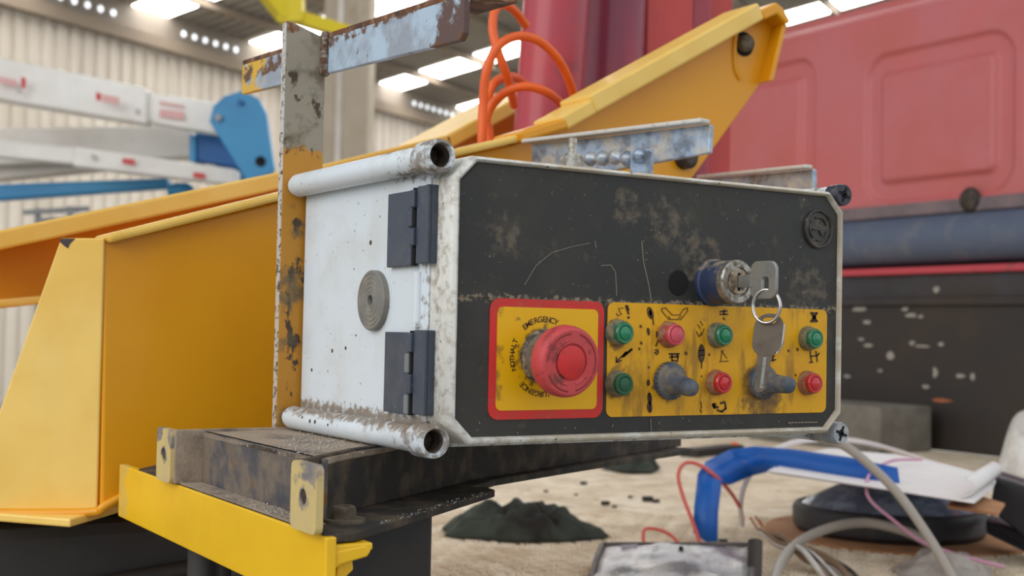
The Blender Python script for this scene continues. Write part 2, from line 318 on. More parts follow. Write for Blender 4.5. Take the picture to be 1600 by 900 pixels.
# ------------------------------------------------------------------ mesh helpers
ORG = {}
def _link(o, parent, c):
    if parent is None: o.location = (c.x, c.y, c.z + ZO)
    else:
        o.parent = parent; o.location = c - ORG[parent.name]
    ORG[o.name] = c.copy()
def mk(name, verts, faces, mname, parent=None, smooth=None, bevel=0.0, bseg=2, solid=0.0, sub=0):
    vs = [Vector(v) for v in verts]
    lo_ = Vector((min(v.x for v in vs), min(v.y for v in vs), min(v.z for v in vs))); hi_ = Vector((max(v.x for v in vs), max(v.y for v in vs), max(v.z for v in vs)))
    c = (lo_ + hi_) / 2
    if parent is None: c.z = lo_.z
    me = bpy.data.meshes.new(name)
    me.from_pydata([tuple(v - c) for v in vs], [], faces)
    bm = bmesh.new(); bm.from_mesh(me)
    bmesh.ops.remove_doubles(bm, verts=bm.verts, dist=1e-6)
    if not solid: bmesh.ops.recalc_face_normals(bm, faces=bm.faces)
    bm.to_mesh(me); bm.free()
    me.materials.append(MATS[mname] if isinstance(mname, str) else mname)
    if smooth is not None:
        me.shade_smooth(); me.set_sharp_from_angle(angle=math.radians(smooth))
    o = bpy.data.objects.new(name, me); COL.objects.link(o)
    _link(o, parent, c)
    if solid:
        md = o.modifiers.new('solid', 'SOLIDIFY'); md.thickness = solid; md.offset = 0
    if bevel:
        md = o.modifiers.new('bevel', 'BEVEL'); md.width = bevel; md.segments = bseg; md.limit_method = 'ANGLE'; md.angle_limit = math.radians(35)
    if sub:
        md = o.modifiers.new('sub', 'SUBSURF'); md.levels = sub; md.render_levels = sub
    return o
def thing(name, loc, label, cat, group=None):
    o = bpy.data.objects.new(name, None); o.empty_display_size = .05; COL.objects.link(o)
    _link(o, None, Vector(loc)); tag(o, label, cat, group); return o
def tag(o, label, cat=None, group=None, kind=None):
    o['label'] = label
    if cat: o['category'] = cat
    if group: o['group'] = group
    if kind: o['kind'] = kind
    return o
def boxg(x0, x1, y0, y1, z0, z1):
    v = [(x, y, z) for x in (x0, x1) for y in (y0, y1) for z in (z0, z1)]
    return v, [(0, 1, 3, 2), (4, 6, 7, 5), (0, 4, 5, 1), (2, 3, 7, 6), (0, 2, 6, 4), (1, 5, 7, 3)]
def box(name, x0, x1, y0, y1, z0, z1, mn, parent=None, bevel=.001):
    v, f = boxg(x0, x1, y0, y1, z0, z1); return mk(name, v, f, mn, parent, bevel=bevel)
def join(*gs):
    V = []; Fc = []
    for v, f in gs:
        b = len(V); V += list(v); Fc += [tuple(i + b for i in q) for q in f]
    return V, Fc
def prismg(pts, off):                                     # polygon (3d points) swept by an offset vector
    n = len(pts); off = Vector(off); v = [Vector(p) for p in pts] + [Vector(p) + off for p in pts]
    return v, [tuple(range(n)), tuple(range(2 * n - 1, n - 1, -1))] + [(i, (i + 1) % n, n + (i + 1) % n, n + i) for i in range(n)]
def prism(name, pts, off, mn, parent=None, bevel=0.0, smooth=None):
    v, f = prismg(pts, off); return mk(name, v, f, mn, parent, bevel=bevel, smooth=smooth)
def frame_of(ax):
    ax = Vector(ax).normalized(); u = ax.cross(Vector((0, 0, 1)))
    if u.length < 1e-4: u = ax.cross(Vector((1, 0, 0)))
    u.normalize(); return ax, u, u.cross(ax)
def latheg(o, ax, prof, seg=40):
    o = Vector(o); a, u, w = frame_of(ax); V = []; Fc = []
    for (r, h) in prof:
        for k in range(seg):
            t = 2 * math.pi * k / seg; V.append(o + a * h + (u * math.cos(t) + w * math.sin(t)) * max(r, 1e-5))
    for i in range(len(prof) - 1):
        for k in range(seg):
            q = (k + 1) % seg; Fc.append((i * seg + k, i * seg + q, (i + 1) * seg + q, (i + 1) * seg + k))
    if prof[0][0] > 1e-4 and prof[0] != prof[-1]: Fc.append(tuple(range(seg)))
    if prof[-1][0] > 1e-4 and prof[0] != prof[-1]: Fc.append(tuple(range((len(prof) - 1) * seg, len(prof) * seg)))
    return V, Fc
def lathe(name, o, ax, prof, mn, parent=None, seg=40, smooth=35, bevel=0.0):
    v, f = latheg(o, ax, prof, seg); return mk(name, v, f, mn, parent, smooth=smooth, bevel=bevel)
def crom(pts, n=8):
    pts = [Vector(p) for p in pts]; q = [pts[0] * 2 - pts[1]] + pts + [pts[-1] * 2 - pts[-2]]; out = []
    for i in range(1, len(q) - 2):
        a, b, c, d = q[i - 1:i + 3]
        for k in range(n):
            t = k / n; out.append(.5 * ((2 * b) + (c - a) * t + (2 * a - 5 * b + 4 * c - d) * t * t + (3 * b - a - 3 * c + d) * t ** 3))
    out.append(pts[-1]); return out
def tubeg(pts, r, seg=10, n=8, curve=True):
    p = crom(pts, n) if curve else [Vector(q) for q in pts]
    V = []; Fc = []; u = None
    for i, c in enumerate(p):
        t = (p[min(i + 1, len(p) - 1)] - p[max(i - 1, 0)]).normalized()
        if u is None: _, u, _ = frame_of(t)
        u = (u - t * u.dot(t)).normalized(); w = t.cross(u)
        rr = r(i / (len(p) - 1)) if callable(r) else r
        for k in range(seg):
            a = 2 * math.pi * k / seg; V.append(c + (u * math.cos(a) + w * math.sin(a)) * rr)
    for i in range(len(p) - 1):
        for k in range(seg):
            q = (k + 1) % seg; Fc.append((i * seg + k, i * seg + q, (i + 1) * seg + q, (i + 1) * seg + k))
    Fc += [tuple(range(seg)), tuple(range((len(p) - 1) * seg, len(p) * seg))]
    return V, Fc
def tube(name, pts, r, mn, parent=None, seg=10, n=8, curve=True):
    v, f = tubeg(pts, r, seg, n, curve); return mk(name, v, f, mn, parent, smooth=50)
def beamg(p0, p1, up, w, h):                              # bar between two points: w across, h along up
    p0 = Vector(p0); p1 = Vector(p1); d = (p1 - p0).normalized(); s = d.cross(Vector(up)).normalized(); u = s.cross(d)
    c = [(-w / 2, -h / 2), (w / 2, -h / 2), (w / 2, h / 2), (-w / 2, h / 2)]
    return prismg([p0 + s * a + u * b for a, b in c], p1 - p0)
def beam(name, p0, p1, up, w, h, mn, parent=None, bevel=.001):
    v, f = beamg(p0, p1, up, w, h); return mk(name, v, f, mn, parent, bevel=bevel)
def rrect(x0, x1, z0, z1, r, n=6):
    out = []
    for cx, cz, a0 in ((x1 - r, z1 - r, 0), (x0 + r, z1 - r, 90), (x0 + r, z0 + r, 180), (x1 - r, z0 + r, 270)):
        for k in range(n + 1):
            a = math.radians(a0 + 90 * k / n); out.append((cx + r * math.cos(a), cz + r * math.sin(a)))
    return out
def octo(x0, x1, z0, z1, c): return [(x0 + c, z0), (x1 - c, z0), (x1, z0 + c), (x1, z1 - c), (x1 - c, z1), (x0 + c, z1), (x0, z1 - c), (x0, z0 + c)]
def xz(poly, y): return [Vector((a, y, b)) for a, b in poly]
def strokes(lines, wd, y, dy=.0002):                      # flat print: polylines of (x,z), each stroke a thin raised strip
    gs = []
    for ln in lines:
        for (a, b) in zip(ln[:-1], ln[1:]):
            a = Vector((a[0], y, a[1])); b = Vector((b[0], y, b[1])); d = (b - a)
            if d.length < 1e-7: continue
            d.normalize(); s = Vector((d.z, 0, -d.x)) * wd / 2; e = d * wd * .35
            gs.append(prismg([a - e - s, b + e - s, b + e + s, a - e + s], (0, -dy, 0)))
    return join(*gs)
def textg(txt, size):
    cu = bpy.data.curves.new('t', 'FONT'); cu.body = txt; cu.size = size; cu.align_x = 'CENTER'; cu.align_y = 'CENTER'; cu.resolution_u = 3; cu.offset = size * .015
    o = bpy.data.objects.new('t', cu); COL.objects.link(o)
    dg = bpy.context.evaluated_depsgraph_get(); dg.update()
    me = bpy.data.meshes.new_from_object(o.evaluated_get(dg))
    v = [tuple(q.co) for q in me.vertices]; f = [tuple(p.vertices) for p in me.polygons]
    bpy.data.objects.remove(o); bpy.data.curves.remove(cu); bpy.data.meshes.remove(me)
    return v, f

# ================================================================== THE HALL
fl = box('floor', -40, 60, -20, 60, -ZO - .2, -ZO, 'floor_concrete', bevel=0); tag(fl, 'grey concrete hall floor', kind='structure')
eA = D(90, 14, 20.0)
dW = ray(1900, 540); dW.z = 0; dW.normalize()             # along the far wall
nW = Vector((dW.y, -dW.x, 0))                             # towards the camera
if nW.dot(CL - eA) < 0: nW = -nW
EZ = eA.z
def corrug(a, along, across, length, n, per, dep, out):
    V = []; Fc = []; k = 0; prof = ((0, 0), (.30, 0), (.42, 1), (.88, 1))
    for i in range(n):
        for (t, h) in prof:
            b = a + along * ((i + t) * per) + out * (h * dep); V += [b, b + across * length]
    for i in range(len(V) // 2 - 1): Fc.append((2 * i, 2 * i + 1, 2 * i + 3, 2 * i + 2))
    return V, Fc
v, f = corrug(Vector((eA.x, eA.y, -ZO)) - dW * 12, dW, Vector((0, 0, 1)), EZ + ZO + .4, 250, .27, .05, nW)
wl = mk('wall_far', v, f, 'hall_cladding', solid=.004); tag(wl, 'cream corrugated cladding of the far hall wall', kind='structure')
wb = beam('trim_1', eA - dW * 12 + nW * .15 - Vector((0, 0, .12)), eA + dW * 55 + nW * .15 - Vector((0, 0, .12)), (0, 0, 1), .14, .2, 'hall_beam', bevel=0); tag(wb, 'eaves beam along the top of the far wall', kind='structure')
tb = beam('trim_2', eA - dW * 12 + nW * .03 + Vector((0, 0, .2)), eA + dW * 55 + nW * .03 + Vector((0, 0, .2)), (0, 0, 1), .05, .46, 'hall_fascia', bevel=0); tag(tb, 'dark closing strip between far wall and roof', kind='structure')
rise = math.tan(math.radians(10.5)); rd = (nW + Vector((0, 0, rise))).normalized(); rn = dW.cross(rd); rn = rn if rn.z < 0 else -rn
rA = eA + Vector((0, 0, .45))
v, f = corrug(rA - dW * 14 - nW * .6 - Vector((0, 0, .6 * rise)), dW, rd, 17.0, 250, .27, .05, rn)
rf = mk('ceiling', v, f, 'hall_roof', solid=.004); tag(rf, 'grey corrugated hall roof seen from below', kind='structure')
for k in range(0, 13):
    a = rA + rd * (-.36 + k * 1.31) + rn * .13
    mk('purlin', *beamg(a - dW * 14, a + dW * 52, rn, .07, .12), 'hall_beam', rf)
for u0 in (-4.6, -1.5, 1.5, 4.45, 8.68, 11.85, 15.0, 18.2, 22.6, 26.5, 30.5):      # strips of skylights up the roof; unseen ones added to brighten the hall
    for k in range(12):
        c = rA + dW * u0 + rd * (-.26 + k * 1.31) + rn * .06
        prism('skylight', [c, c + dW * .84, c + dW * .84 + rd * 1.12, c + rd * 1.12], rn * .01, 'skylight', rf)
for k in range(64):                                       # daylight showing through the corrugations at the eaves
    u = -3.0 + k * .27
    if any(u0 - .2 < u < u0 + 1.05 for u0 in (-1.5, 1.5, 4.45, 8.68, 11.85)): continue
    c = eA + dW * u + nW * .09 + Vector((0, 0, .17))
    mk('light_gap', *latheg(c, nW, [(0, .012), (.05, .01), (.05, 0), (0, 0)], 10), 'gap_light', rf)
# column and crane
cl = thing('concrete_column', D(535, 260, 9), 'beige concrete column behind the rusty mounting post', 'column')
c0 = D(500, 260, 9.0); c1 = D(573, 260, 9.0)
dx = (c1 - c0); dx.z = 0; wdt = dx.length; dx.normalize(); dy_ = Vector((-dx.y, dx.x, 0))
base = Vector((c0.x, c0.y, -ZO))
v, f = prismg([base, base + dx * wdt, base + dx * wdt + dy_ * .4, base + dy_ * .4], (0, 0, 5.5)); mk('shaft', v, f, 'column_concrete', cl, bevel=.02)
v, f = prismg([base + dx * .1 - dy_ * .015, base + dx * .14 - dy_ * .015, base + dx * .14, base + dx * .1], (0, 0, 5.4)); mk('cable_duct', v, f, 'lift_cream', cl)
cr = thing('crane_beam', D(470, 30, 7.5), 'bright yellow lifting beam in front of the column top', 'crane')
beam('diagonal_arm', D(385, -60, 7.4), D(450, 22, 7.5), (0, 0, 1), .12, .12, 'crane_yellow', cr)
beam('hanger', D(452, -70, 7.5), D(456, 36, 7.5), CR, .12, .14, 'crane_yellow', cr)
beam('hook_arm', D(440, 20, 7.5), D(545, 52, 7.6), (0, 0, 1), .1, .07, 'crane_yellow', cr)

# white and blue boom lift standing further back
lf = thing('boom_lift', D(200, 330, 6.2), 'white boom lift with blue elbow plates parked at the far left', 'boom lift')
def lbeam(name, x0, ya, yb, d0, x1, yc, yd, d1, mn, th=.16):
    a, b, c, d = D(x0, ya, d0), D(x0, yb, d0), D(x1, yd, d1), D(x1, yc, d1)
    n = (d - a).cross(b - a).normalized(); n = n if n.dot(CF) > 0 else -n
    return prism(name, [a, b, c, d], n * th, mn, lf, bevel=.012)
def decal(px0, py0, px1, py1, hh, dd, mn, par): 
    a, b, c, d = D(px0, py0 - hh, dd), D(px0, py0 + hh, dd), D(px1, py1 + hh, dd), D(px1, py1 - hh, dd)
    return prism('decal', [a, b, c, d], CF * .004, mn, par)
b1 = lbeam('main_boom', -60, 78, 146, 5.9, 229, 137, 194, 6.0, 'lift_white')
b2 = lbeam('boom_tip', 225, 143, 190, 6.04, 338, 160, 210, 6.06, 'lift_white', .12)
b3 = lbeam('riser_boom', -60, 200, 260, 6.5, 300, 196, 246, 6.55, 'lift_cream')
lbeam('riser_boom', -60, 250, 286, 6.6, 180, 222, 262, 6.6, 'lift_cream')
b4 = lbeam('link_boom', -60, 212, 240, 6.1, 118, 231, 257, 6.12, 'lift_white', .1)
b5 = lbeam('boom_sleeve', 114, 229, 260, 6.08, 368, 264, 290, 6.1, 'lift_white', .14)
lbeam('blue_link', -60, 290, 317, 6.3, 262, 278, 294, 6.35, 'lift_blue', .1)
pl = [(327, 190), (333, 165), (350, 150), (378, 141), (404, 154), (416, 178), (428, 262), (424, 272), (384, 282), (376, 268)]
ep = prism('elbow_plate', [D(x, y, 5.95) for x, y in pl], CF * .05, 'lift_blue', lf, bevel=.006)
lathe('pin_hole', D(407, 252, 5.945), -CF, [(0, .002), (.024, .002), (.024, 0), (0, 0)], 'slot_black', ep, 20)
lathe('bolt', D(342, 184, 5.945), -CF, [(0, .02), (.016, .02), (.016, 0), (0, 0)], 'tube_grey', ep, 8)
lathe('bolt', D(376, 160, 5.945), -CF, [(0, .02), (.013, .02), (.013, 0), (0, 0)], 'lift_blue_dark', ep, 8)
prism('elbow_plate', [D(x - 22, y + 20, 6.3) for x, y in pl], CF * .05, 'lift_blue', lf, bevel=.006)
prism('blue_block', [D(x, y, 6.2) for x, y in ((303, 212), (345, 212), (372, 262), (303, 250))], CF * .2, 'lift_blue_dark', lf, bevel=.006)
prism('edge_strip', [D(x, y, 6.18) for x, y in ((296, 211), (305, 211), (305, 252), (296, 252))], CF * .2, 'lift_blue', lf)
lathe('hub', D(283, 298, 6.3), CR, [(0, -.06), (.03, -.06), (.04, -.02), (.04, .03), (.02, .06), (0, .06)], 'lift_blue', lf, 20)
for (x0, y0, x1, y1, hh, dd, mn, par) in ((-5, 124, 26, 130, 5, 5.88, 'decal_pale', b1), (33, 128, 40, 130, 8, 5.88, 'decal_red', b1), (26, 142, 34, 144, 3, 5.88, 'decal_grey', b1), (150, 150, 158, 152, 6, 5.9, 'decal_red', b1), (160, 153, 186, 158, 6, 5.9, 'decal_pale', b1), (211, 174, 220, 176, 5, 5.9, 'decal_grey', b1), (249, 160, 287, 166, 2, 6.03, 'decal_pale', b2), (249, 176, 287, 181, 6, 6.03, 'decal_pale', b2), (191, 251, 210, 253, 4, 6.06, 'decal_red', b5), (302, 273, 320, 275, 4, 6.08, 'decal_red', b5), (142, 244, 150, 246, 4, 6.06, 'decal_grey', b5)):
    decal(x0, y0, x1, y1, hh, dd, mn, par)
st = thing('pipe_rack', D(100, 345, 7.5), 'grey pipe rack against the wall below the boom lift', 'rack')
beam('rail', D(35, 332, 7.5), D(140, 326, 7.6), (0, 0, 1), .03, .03, 'tube_grey', st); beam('rail', D(60, 345, 7.5), D(150, 342, 7.6), (0, 0, 1), .03, .03, 'tube_grey', st)
beam('upright', D(60, 325, 7.55), D(60, 900, 7.55), CR, .03, .03, 'tube_grey', st); beam('upright', D(110, 322, 7.55), D(110, 890, 7.55), CR, .03, .03, 'tube_grey', st)

# ================================================================== TRUCK
ZD = -.24                                                  # deck level
bed = thing('truck_bed', (1.2, 1.6, -ZO), 'dusty beige tread-plate truck bed under the control box', 'truck bed')
box('deck_plate', -.4, 2.49, .30, 3.4, ZD - .04, ZD, 'deck_tan', bed, .004)
box('chassis_rail', -1.2, 2.6, .6, .75, ZD - .28, ZD - .04, 'chassis_black', bed, .004); box('chassis_rail', -1.2, 2.6, 2.4, 2.55, ZD - .28, ZD - .04, 'chassis_black', bed, .004)
for x in (-.2, 2.0):
    for y in (.5, 2.4): lathe('wheel', (x, y, -ZO + .36), (0, 1, 0), [(.1, 0), (.22, .01), (.34, 0), (.36, .03), (.36, .2), (.34, .23), (.22, .22), (.1, .23)], 'chassis_black', bed, 40)
gs = []; cell = .026
for i in range(int(1.3 / cell)):
    for j in range(int(1.6 / cell)):
        x = .35 + i * cell; y = .42 + j * cell
        if depth(Vector((x, y, ZD))) > 2.15: continue
        for k in (-1, 0, 1):
            hx, hy = (.0105, .0022) if (i + j) % 2 else (.0022, .0105)
            ox, oy = (0, k * .0075) if (i + j) % 2 else (k * .0075, 0)
            v, f = boxg(x + ox - hx, x + ox + hx, y + oy - hy, y + oy + hy, ZD - .001, ZD + .0036)
            v = [Vector((x + ox + (q[0] - x - ox) * (.75 if q[2] > ZD else 1), y + oy + (q[1] - y - oy) * (.75 if q[2] > ZD else 1), q[2])) for q in v]
            gs.append((v, [f[0], f[1], f[2], f[3], f[5]]))
tr = mk('tread_bars', *join(*gs), 'deck_dust', bed); tr['kind'] = 'stuff'

# red cab: pressed rear wall as a real relief
XC = 2.5
cab = thing('truck_cab', (XC + .4, 1.5, ZD), 'faded red truck cab with pressed rear wall panels above black lower body', 'truck cab')
def sdf(y, z, y0, y1, z0, z1, r):
    qx = abs(y - (y0 + y1) / 2) - (y1 - y0) / 2 + r; qz = abs(z - (z0 + z1) / 2) - (z1 - z0) / 2 + r
    return min(max(qx, qz), 0) + math.hypot(max(qx, 0), max(qz, 0)) - r
sm = lambda a, b, t: (lambda u: u * u * (3 - 2 * u))(max(0, min(1, (t - a) / (b - a))))
PAN = [(1.535, 2.02, .455, .865, .07), (2.245, 2.85, .50, .905, .06), (.87, 1.48, .455, .865, .07)]
def relief(y, z):
    h = 0
    for p in PAN:
        d = sdf(y, z, *p)
        h -= .014 * (1 - sm(.0, .014, d)) * 1.0                     # whole field pressed in
        h += .016 * (1 - sm(-.058, -.040, d))                        # inner panel stands out again
    return h
ny, nz = 300, 120; y0, y1, z0, z1 = .75, 2.62, .43, 1.04
V = []; Fc = []
for i in range(ny + 1):
    for j in range(nz + 1):
        y = y0 + (y1 - y0) * i / ny; z = z0 + (z1 - z0) * j / nz
        top = 1 - sm(.975, 1.04, z)
        V.append((XC - relief(y, z) + (1 - top) * .05, y, z))
for i in range(ny):
    for j in range(nz): a = i * (nz + 1) + j; Fc.append((a, a + 1, a + nz + 2, a + nz + 1))
mk('rear_wall', V, Fc, 'cab_red', cab, smooth=60)
box('cab_body', XC + .03, XC + 1.3, .75, 2.62, .1, 1.035, 'cab_red', cab, .03)
box('ledge', XC - .012, XC + .05, .75, 2.62, .40, .437, 'cab_ledge', cab, .006)
v, f = tubeg([(XC + .02, .75, .335), (XC + .02, 2.62, .335)], .068, 24, 1, False); mk('rubber_bolster', v, f, 'rubber_blue', cab, smooth=50)
box('gap_strip', XC + .02, XC + .06, .75, 2.62, .25, .30, 'slot_black', cab, 0)
box('stripe_rail', XC - .02, XC + .04, .75, 2.62, .238, .258, 'cab_stripe', cab, .004)
lw = box('body_panel', XC, XC + .08, .75, 2.62, ZD, .24, 'cab_black', cab, .004)
box('panel_lip', XC - .012, XC + .02, .75, 2.62, .15, .175, 'cab_black', cab, .005)
pc = P(1515, 312, 'x', XC - .012)
lathe('blind_plug', pc + Vector((.01, 0, 0)), (-1, 0, 0), [(.02, 0), (.031, .002), (.034, .008), (.029, .016), (.012, .022), (0, .023)], 'dark_steel', cab, 28)
random.seed(3)
for (px, py, w_, h_) in ((1343, 483, 26, 8), (1354, 503, 12, 7), (1414, 483, 10, 8), (1423, 493, 16, 7), (1438, 495, 8, 6), (1462, 452, 9, 12), (1391, 556, 10, 16), (1425, 536, 9, 8), (1440, 541, 24, 5), (1470, 538, 9, 8), (1461, 582, 7, 22), (1500, 587, 14, 7), (1519, 588, 6, 14), (1446, 604, 11, 7), (1357, 540, 14, 6), (1375, 579, 7, 7), (1323, 588, 12, 6), (1345, 530, 10, 5), (1472, 626, 28, 7)):
    c = P(px, py, 'x', XC - .002); s = depth(c) / F; mn = 'paint_chip' if py != 626 else 'wire_copper'
    pts = [c + Vector((0, -math.cos(a) * w_ * s * .75 * random.uniform(.6, 1.1), math.sin(a) * h_ * s * .5 * random.uniform(.6, 1.1))) for a in [k * math.pi / 4 for k in range(8)]]
    prism('paint_chip', pts, (.004, 0, 0), mn, lw)
gb = P(1375, 690, 'x', 2.25); gt = P(1375, 636, 'x', 2.25)
tag(box('steel_block', 2.25, 2.45, gt.y, gt.y + .5, ZD, gt.z, 'block_grey', None, .006), 'grey steel block on the truck bed against the cab', 'block')

# ------------------------------------------------------------------ yellow turret frame
YN, YF = .36, .75
tur = thing('boom_turret', (.1, .5, ZD), 'yellow steel turret frame with sloping side arms behind the control box', 'turret frame')
npx = [(163, 378), (430, 316), (690, 249), (800, 226), (862, 200), (905, 172), (1150, 30), (1190, 24), (1212, 42), (1206, 100), (1188, 132), (1079, 283), (1040, 420), (900, 640), (430, 745), (190, 790), (158, 798)]
near = prism('side_plate', [P(x, y, 'y', YN) for x, y in npx], (0, .012, 0), 'paint_yellow', tur, .002)
def flange(name, a, b, w0, w1, hh, mn, par, Y):
    a = P(*a, 'y', Y); b = P(*b, 'y', Y); d = (b - a).normalized(); n = Vector((-d.z, 0, d.x))
    return prism(name, [a + Vector((0, w0, 0)), b + Vector((0, w0, 0)), b + Vector((0, w0, 0)) + n * hh, a + Vector((0, w0, 0)) + n * hh], (0, w1 - w0, 0), mn, par, .0025)
flange('flange', (166, 381), (700, 248), -.012, .03, .007, 'paint_yellow_lit', tur, YN)
flange('flange', (695, 249), (845, 214), -.012, .03, .007, 'paint_yellow_lit', tur, YN)
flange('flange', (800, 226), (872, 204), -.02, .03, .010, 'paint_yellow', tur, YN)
flange('flange', (868, 207), (930, 172), -.02, .03, .014, 'paint_yellow_lit', tur, YN)
flange('flange', (912, 181), (1172, 36), -.022, .03, .018, 'paint_yellow_lit', tur, YN)
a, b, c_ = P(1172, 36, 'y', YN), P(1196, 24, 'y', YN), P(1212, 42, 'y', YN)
prism('end_fold', [Vector((p.x, YN - .022, p.z)) for p in (P(1165, 22, 'y', YN), P(1190, 10, 'y', YN), P(1200, 18, 'y', YN), P(1213, 40, 'y', YN), P(1206, 44, 'y', YN), P(1192, 28, 'y', YN), P(1172, 37, 'y', YN))], (0, .05, 0), 'paint_yellow', tur, .002)
prism('end_fold', [Vector((p.x, YN - .016, p.z)) for p in (P(1206, 42, 'y', YN), P(1213, 42, 'y', YN), P(1192, 130, 'y', YN), P(1185, 130, 'y', YN))], (0, .03, 0), 'paint_yellow', tur, .001)
pin = lathe('pivot_pin', P(1161, 69, 'y', YN), (0, -1, 0), [(0, .010), (.006, .010), (.0085, .008), (.0085, 0), (0, 0)], 'bolt_brown', tur, 24)
lathe('pivot_hole', P(1162, 69, 'y', YN), (0, -1, 0), [(0, .001), (.0125, .001), (.0125, 0), (0, 0)], 'slot_black', tur, 24)
tube('weld_bead', [P(1149, 50, 'y', YN), P(1147, 80, 'y', YN), P(1149, 108, 'y', YN), P(1156, 124, 'y', YN)], .003, 'paint_yellow', tur, 8)
lathe('bolt', P(1068, 246, 'y', YN), (0, -1, 0), [(0, .014), (.008, .013), (.012, .008), (.012, 0), (0, 0)], 'dark_steel', tur, 16)
XE = P(163, 378, 'y', YN).x
DE = .980
epx = [(95, 372), (163, 372), (151, 803), (-59, 803), (0, 640)]
en = [D(x, y, DE) for x, y in epx]; zb = en[2].z
endp = prism('end_plate', en, CF * .006, 'paint_yellow_lit', tur, .0012)
prism('bare_patch', [D(x, y, DE - .0004) for x, y in ((54 + 42, 372.6), (117, 372.6), (113, 377), (109, 381), (106, 388), (100, 384), (93.5, 378))], CF * .0006, 'bare_purple', endp)
bf = [P(x, y, 'z', zb) for x, y in ((-120, 793), (110, 811), (215, 781))]
prism('base_flange', [bf[0], bf[1], bf[2], bf[2] + Vector((.3, .02, 0)), bf[2] + Vector((.3, .3, 0)), bf[0] + Vector((.2, .4, 0)), bf[0] + Vector((-.05, .2, 0))], (0, 0, -.0062), 'paint_yellow_lit', tur, .0015)
tube('weld_bead', [D(-60, 801, DE - .001), D(60, 802, DE - .001), D(148, 800, DE - .001), P(168, 788, 'y', YN - .002), P(260, 742, 'y', YN - .002)], .0035, 'paint_yellow', tur, 8, 6)
fpx = [(-80, 405), (0, 388), (430, 294), (560, 258), (640, 239), (725, 194), (770, 168), (812, 146), (860, 150), (860, 330), (600, 420), (0, 482), (-80, 482)]
prism('side_plate', [P(x, y, 'y', YF) for x, y in fpx], (0, .012, 0), 'paint_yellow', tur, .002)
def fflange(a, b, hh, mn): flange('flange', a, b, -.10, .03, hh, mn, tur, YF)
fflange((-90, 410), (432, 297), .018, 'paint_yellow_lit'); fflange((425, 299), (645, 245), .016, 'paint_yellow_lit'); fflange((640, 247), (815, 152), .016, 'paint_yellow_lit')
flange('flange', (-90, 488), (100, 470), -.06, .03, .008, 'paint_yellow_lit', tur, YF)
box('floor_plate', XE + .02, .45, YN + .02, YF - .01, -.02, -.005, 'paint_yellow', tur, .002)
# dark machinery carrying the frame
ch = thing('slewing_pedestal', (.1, .55, ZD), 'black turret base below the yellow frame', 'machine base')
box('housing', -.6, .14, YN + .06, YF + .1, ZD, zb - .013, 'chassis_black', ch, .012)
box('rib', -.6, .12, YN + .045, YN + .06, ZD, ZD + .05, 'chassis_black', ch, .004)
tube('fold_line', [(-.6, YN + .056, zb - .075), (-.2, YN + .056, zb - .07), (.0, YN + .056, zb - .055)], .006, 'chassis_black', ch, 8)
# black valve block under the bracket
vb = thing('valve_block', (-.0, .15, ZD), 'black scratched valve block under the bracket base plate', 'valve block')
box('body', -.048, .036, .085, .20, ZD - .02, -.052, 'block_black', vb, .004)
box('side_cover', -.058, -.046, .10, .19, ZD, -.085, 'block_black', vb, .003)
lathe('plug', (-.058, .15, -.13), (-1, 0, 0), [(0, .014), (.009, .013), (.012, .006), (.012, 0), (0, 0)], 'cap_black', vb, 16)
tube('pipe', [(-.03, .27, -.075), (-.03, .27, ZD)], .014, 'chassis_black', vb, 14, 1, False); tube('pipe', [(-.06, .235, -.085), (-.06, .235, ZD)], .011, 'chassis_black', vb, 14, 1, False)

# ------------------------------------------------------------------ red cylinders and mast between the arms
def rod(name, xa, ya, xb, yb, Y, r, mn, label, cat):
    a = P(xa, ya, 'y', Y); b = P(xb, yb, 'y', Y); d = (a - b).normalized()
    t = thing(name, b - d * .24, label, cat)
    lathe('barrel', b - d * .18, d, [(0, 0), (r, 0), (r, .95), (0, .95)], mn, t, 40)
    lathe('end_cap', b - d * .24, d, [(0, 0), (r * .6, 0), (r * 1.08, .03), (r * 1.08, .09), (r, .1), (0, .1)], mn, t, 32)
    return t
rod('hydraulic_cylinder', 869, 0, 855, 195, .56, .0365, 'red_paint', 'round red hydraulic cylinder behind the orange hose loops', 'cylinder')
rod('hydraulic_cylinder', 962, 0, 955, 160, .60, .0355, 'red_paint_dark', 'purplish red hydraulic cylinder with dark streaks beside the flat red mast', 'cylinder')
ms = thing('red_mast', P(1080, 200, 'y', .62), 'flat-faced red mast section behind the upper end of the yellow arm', 'mast')
def mastb(name, xl, xr, Y, dp, mn):
    a = P(xl, 0, 'y', Y); b = P(xr, 0, 'y', Y); box(name, a.x, b.x, Y, Y + dp, .02, .75, mn, ms, .003)
mastb('mast_plate', 1012, 1084, .60, .06, 'red_flat'); mastb('mast_plate', 1083, 1112, .63, .05, 'red_paint_dark'); mastb('mast_plate', 1108, 1146, .66, .04, 'red_flat')
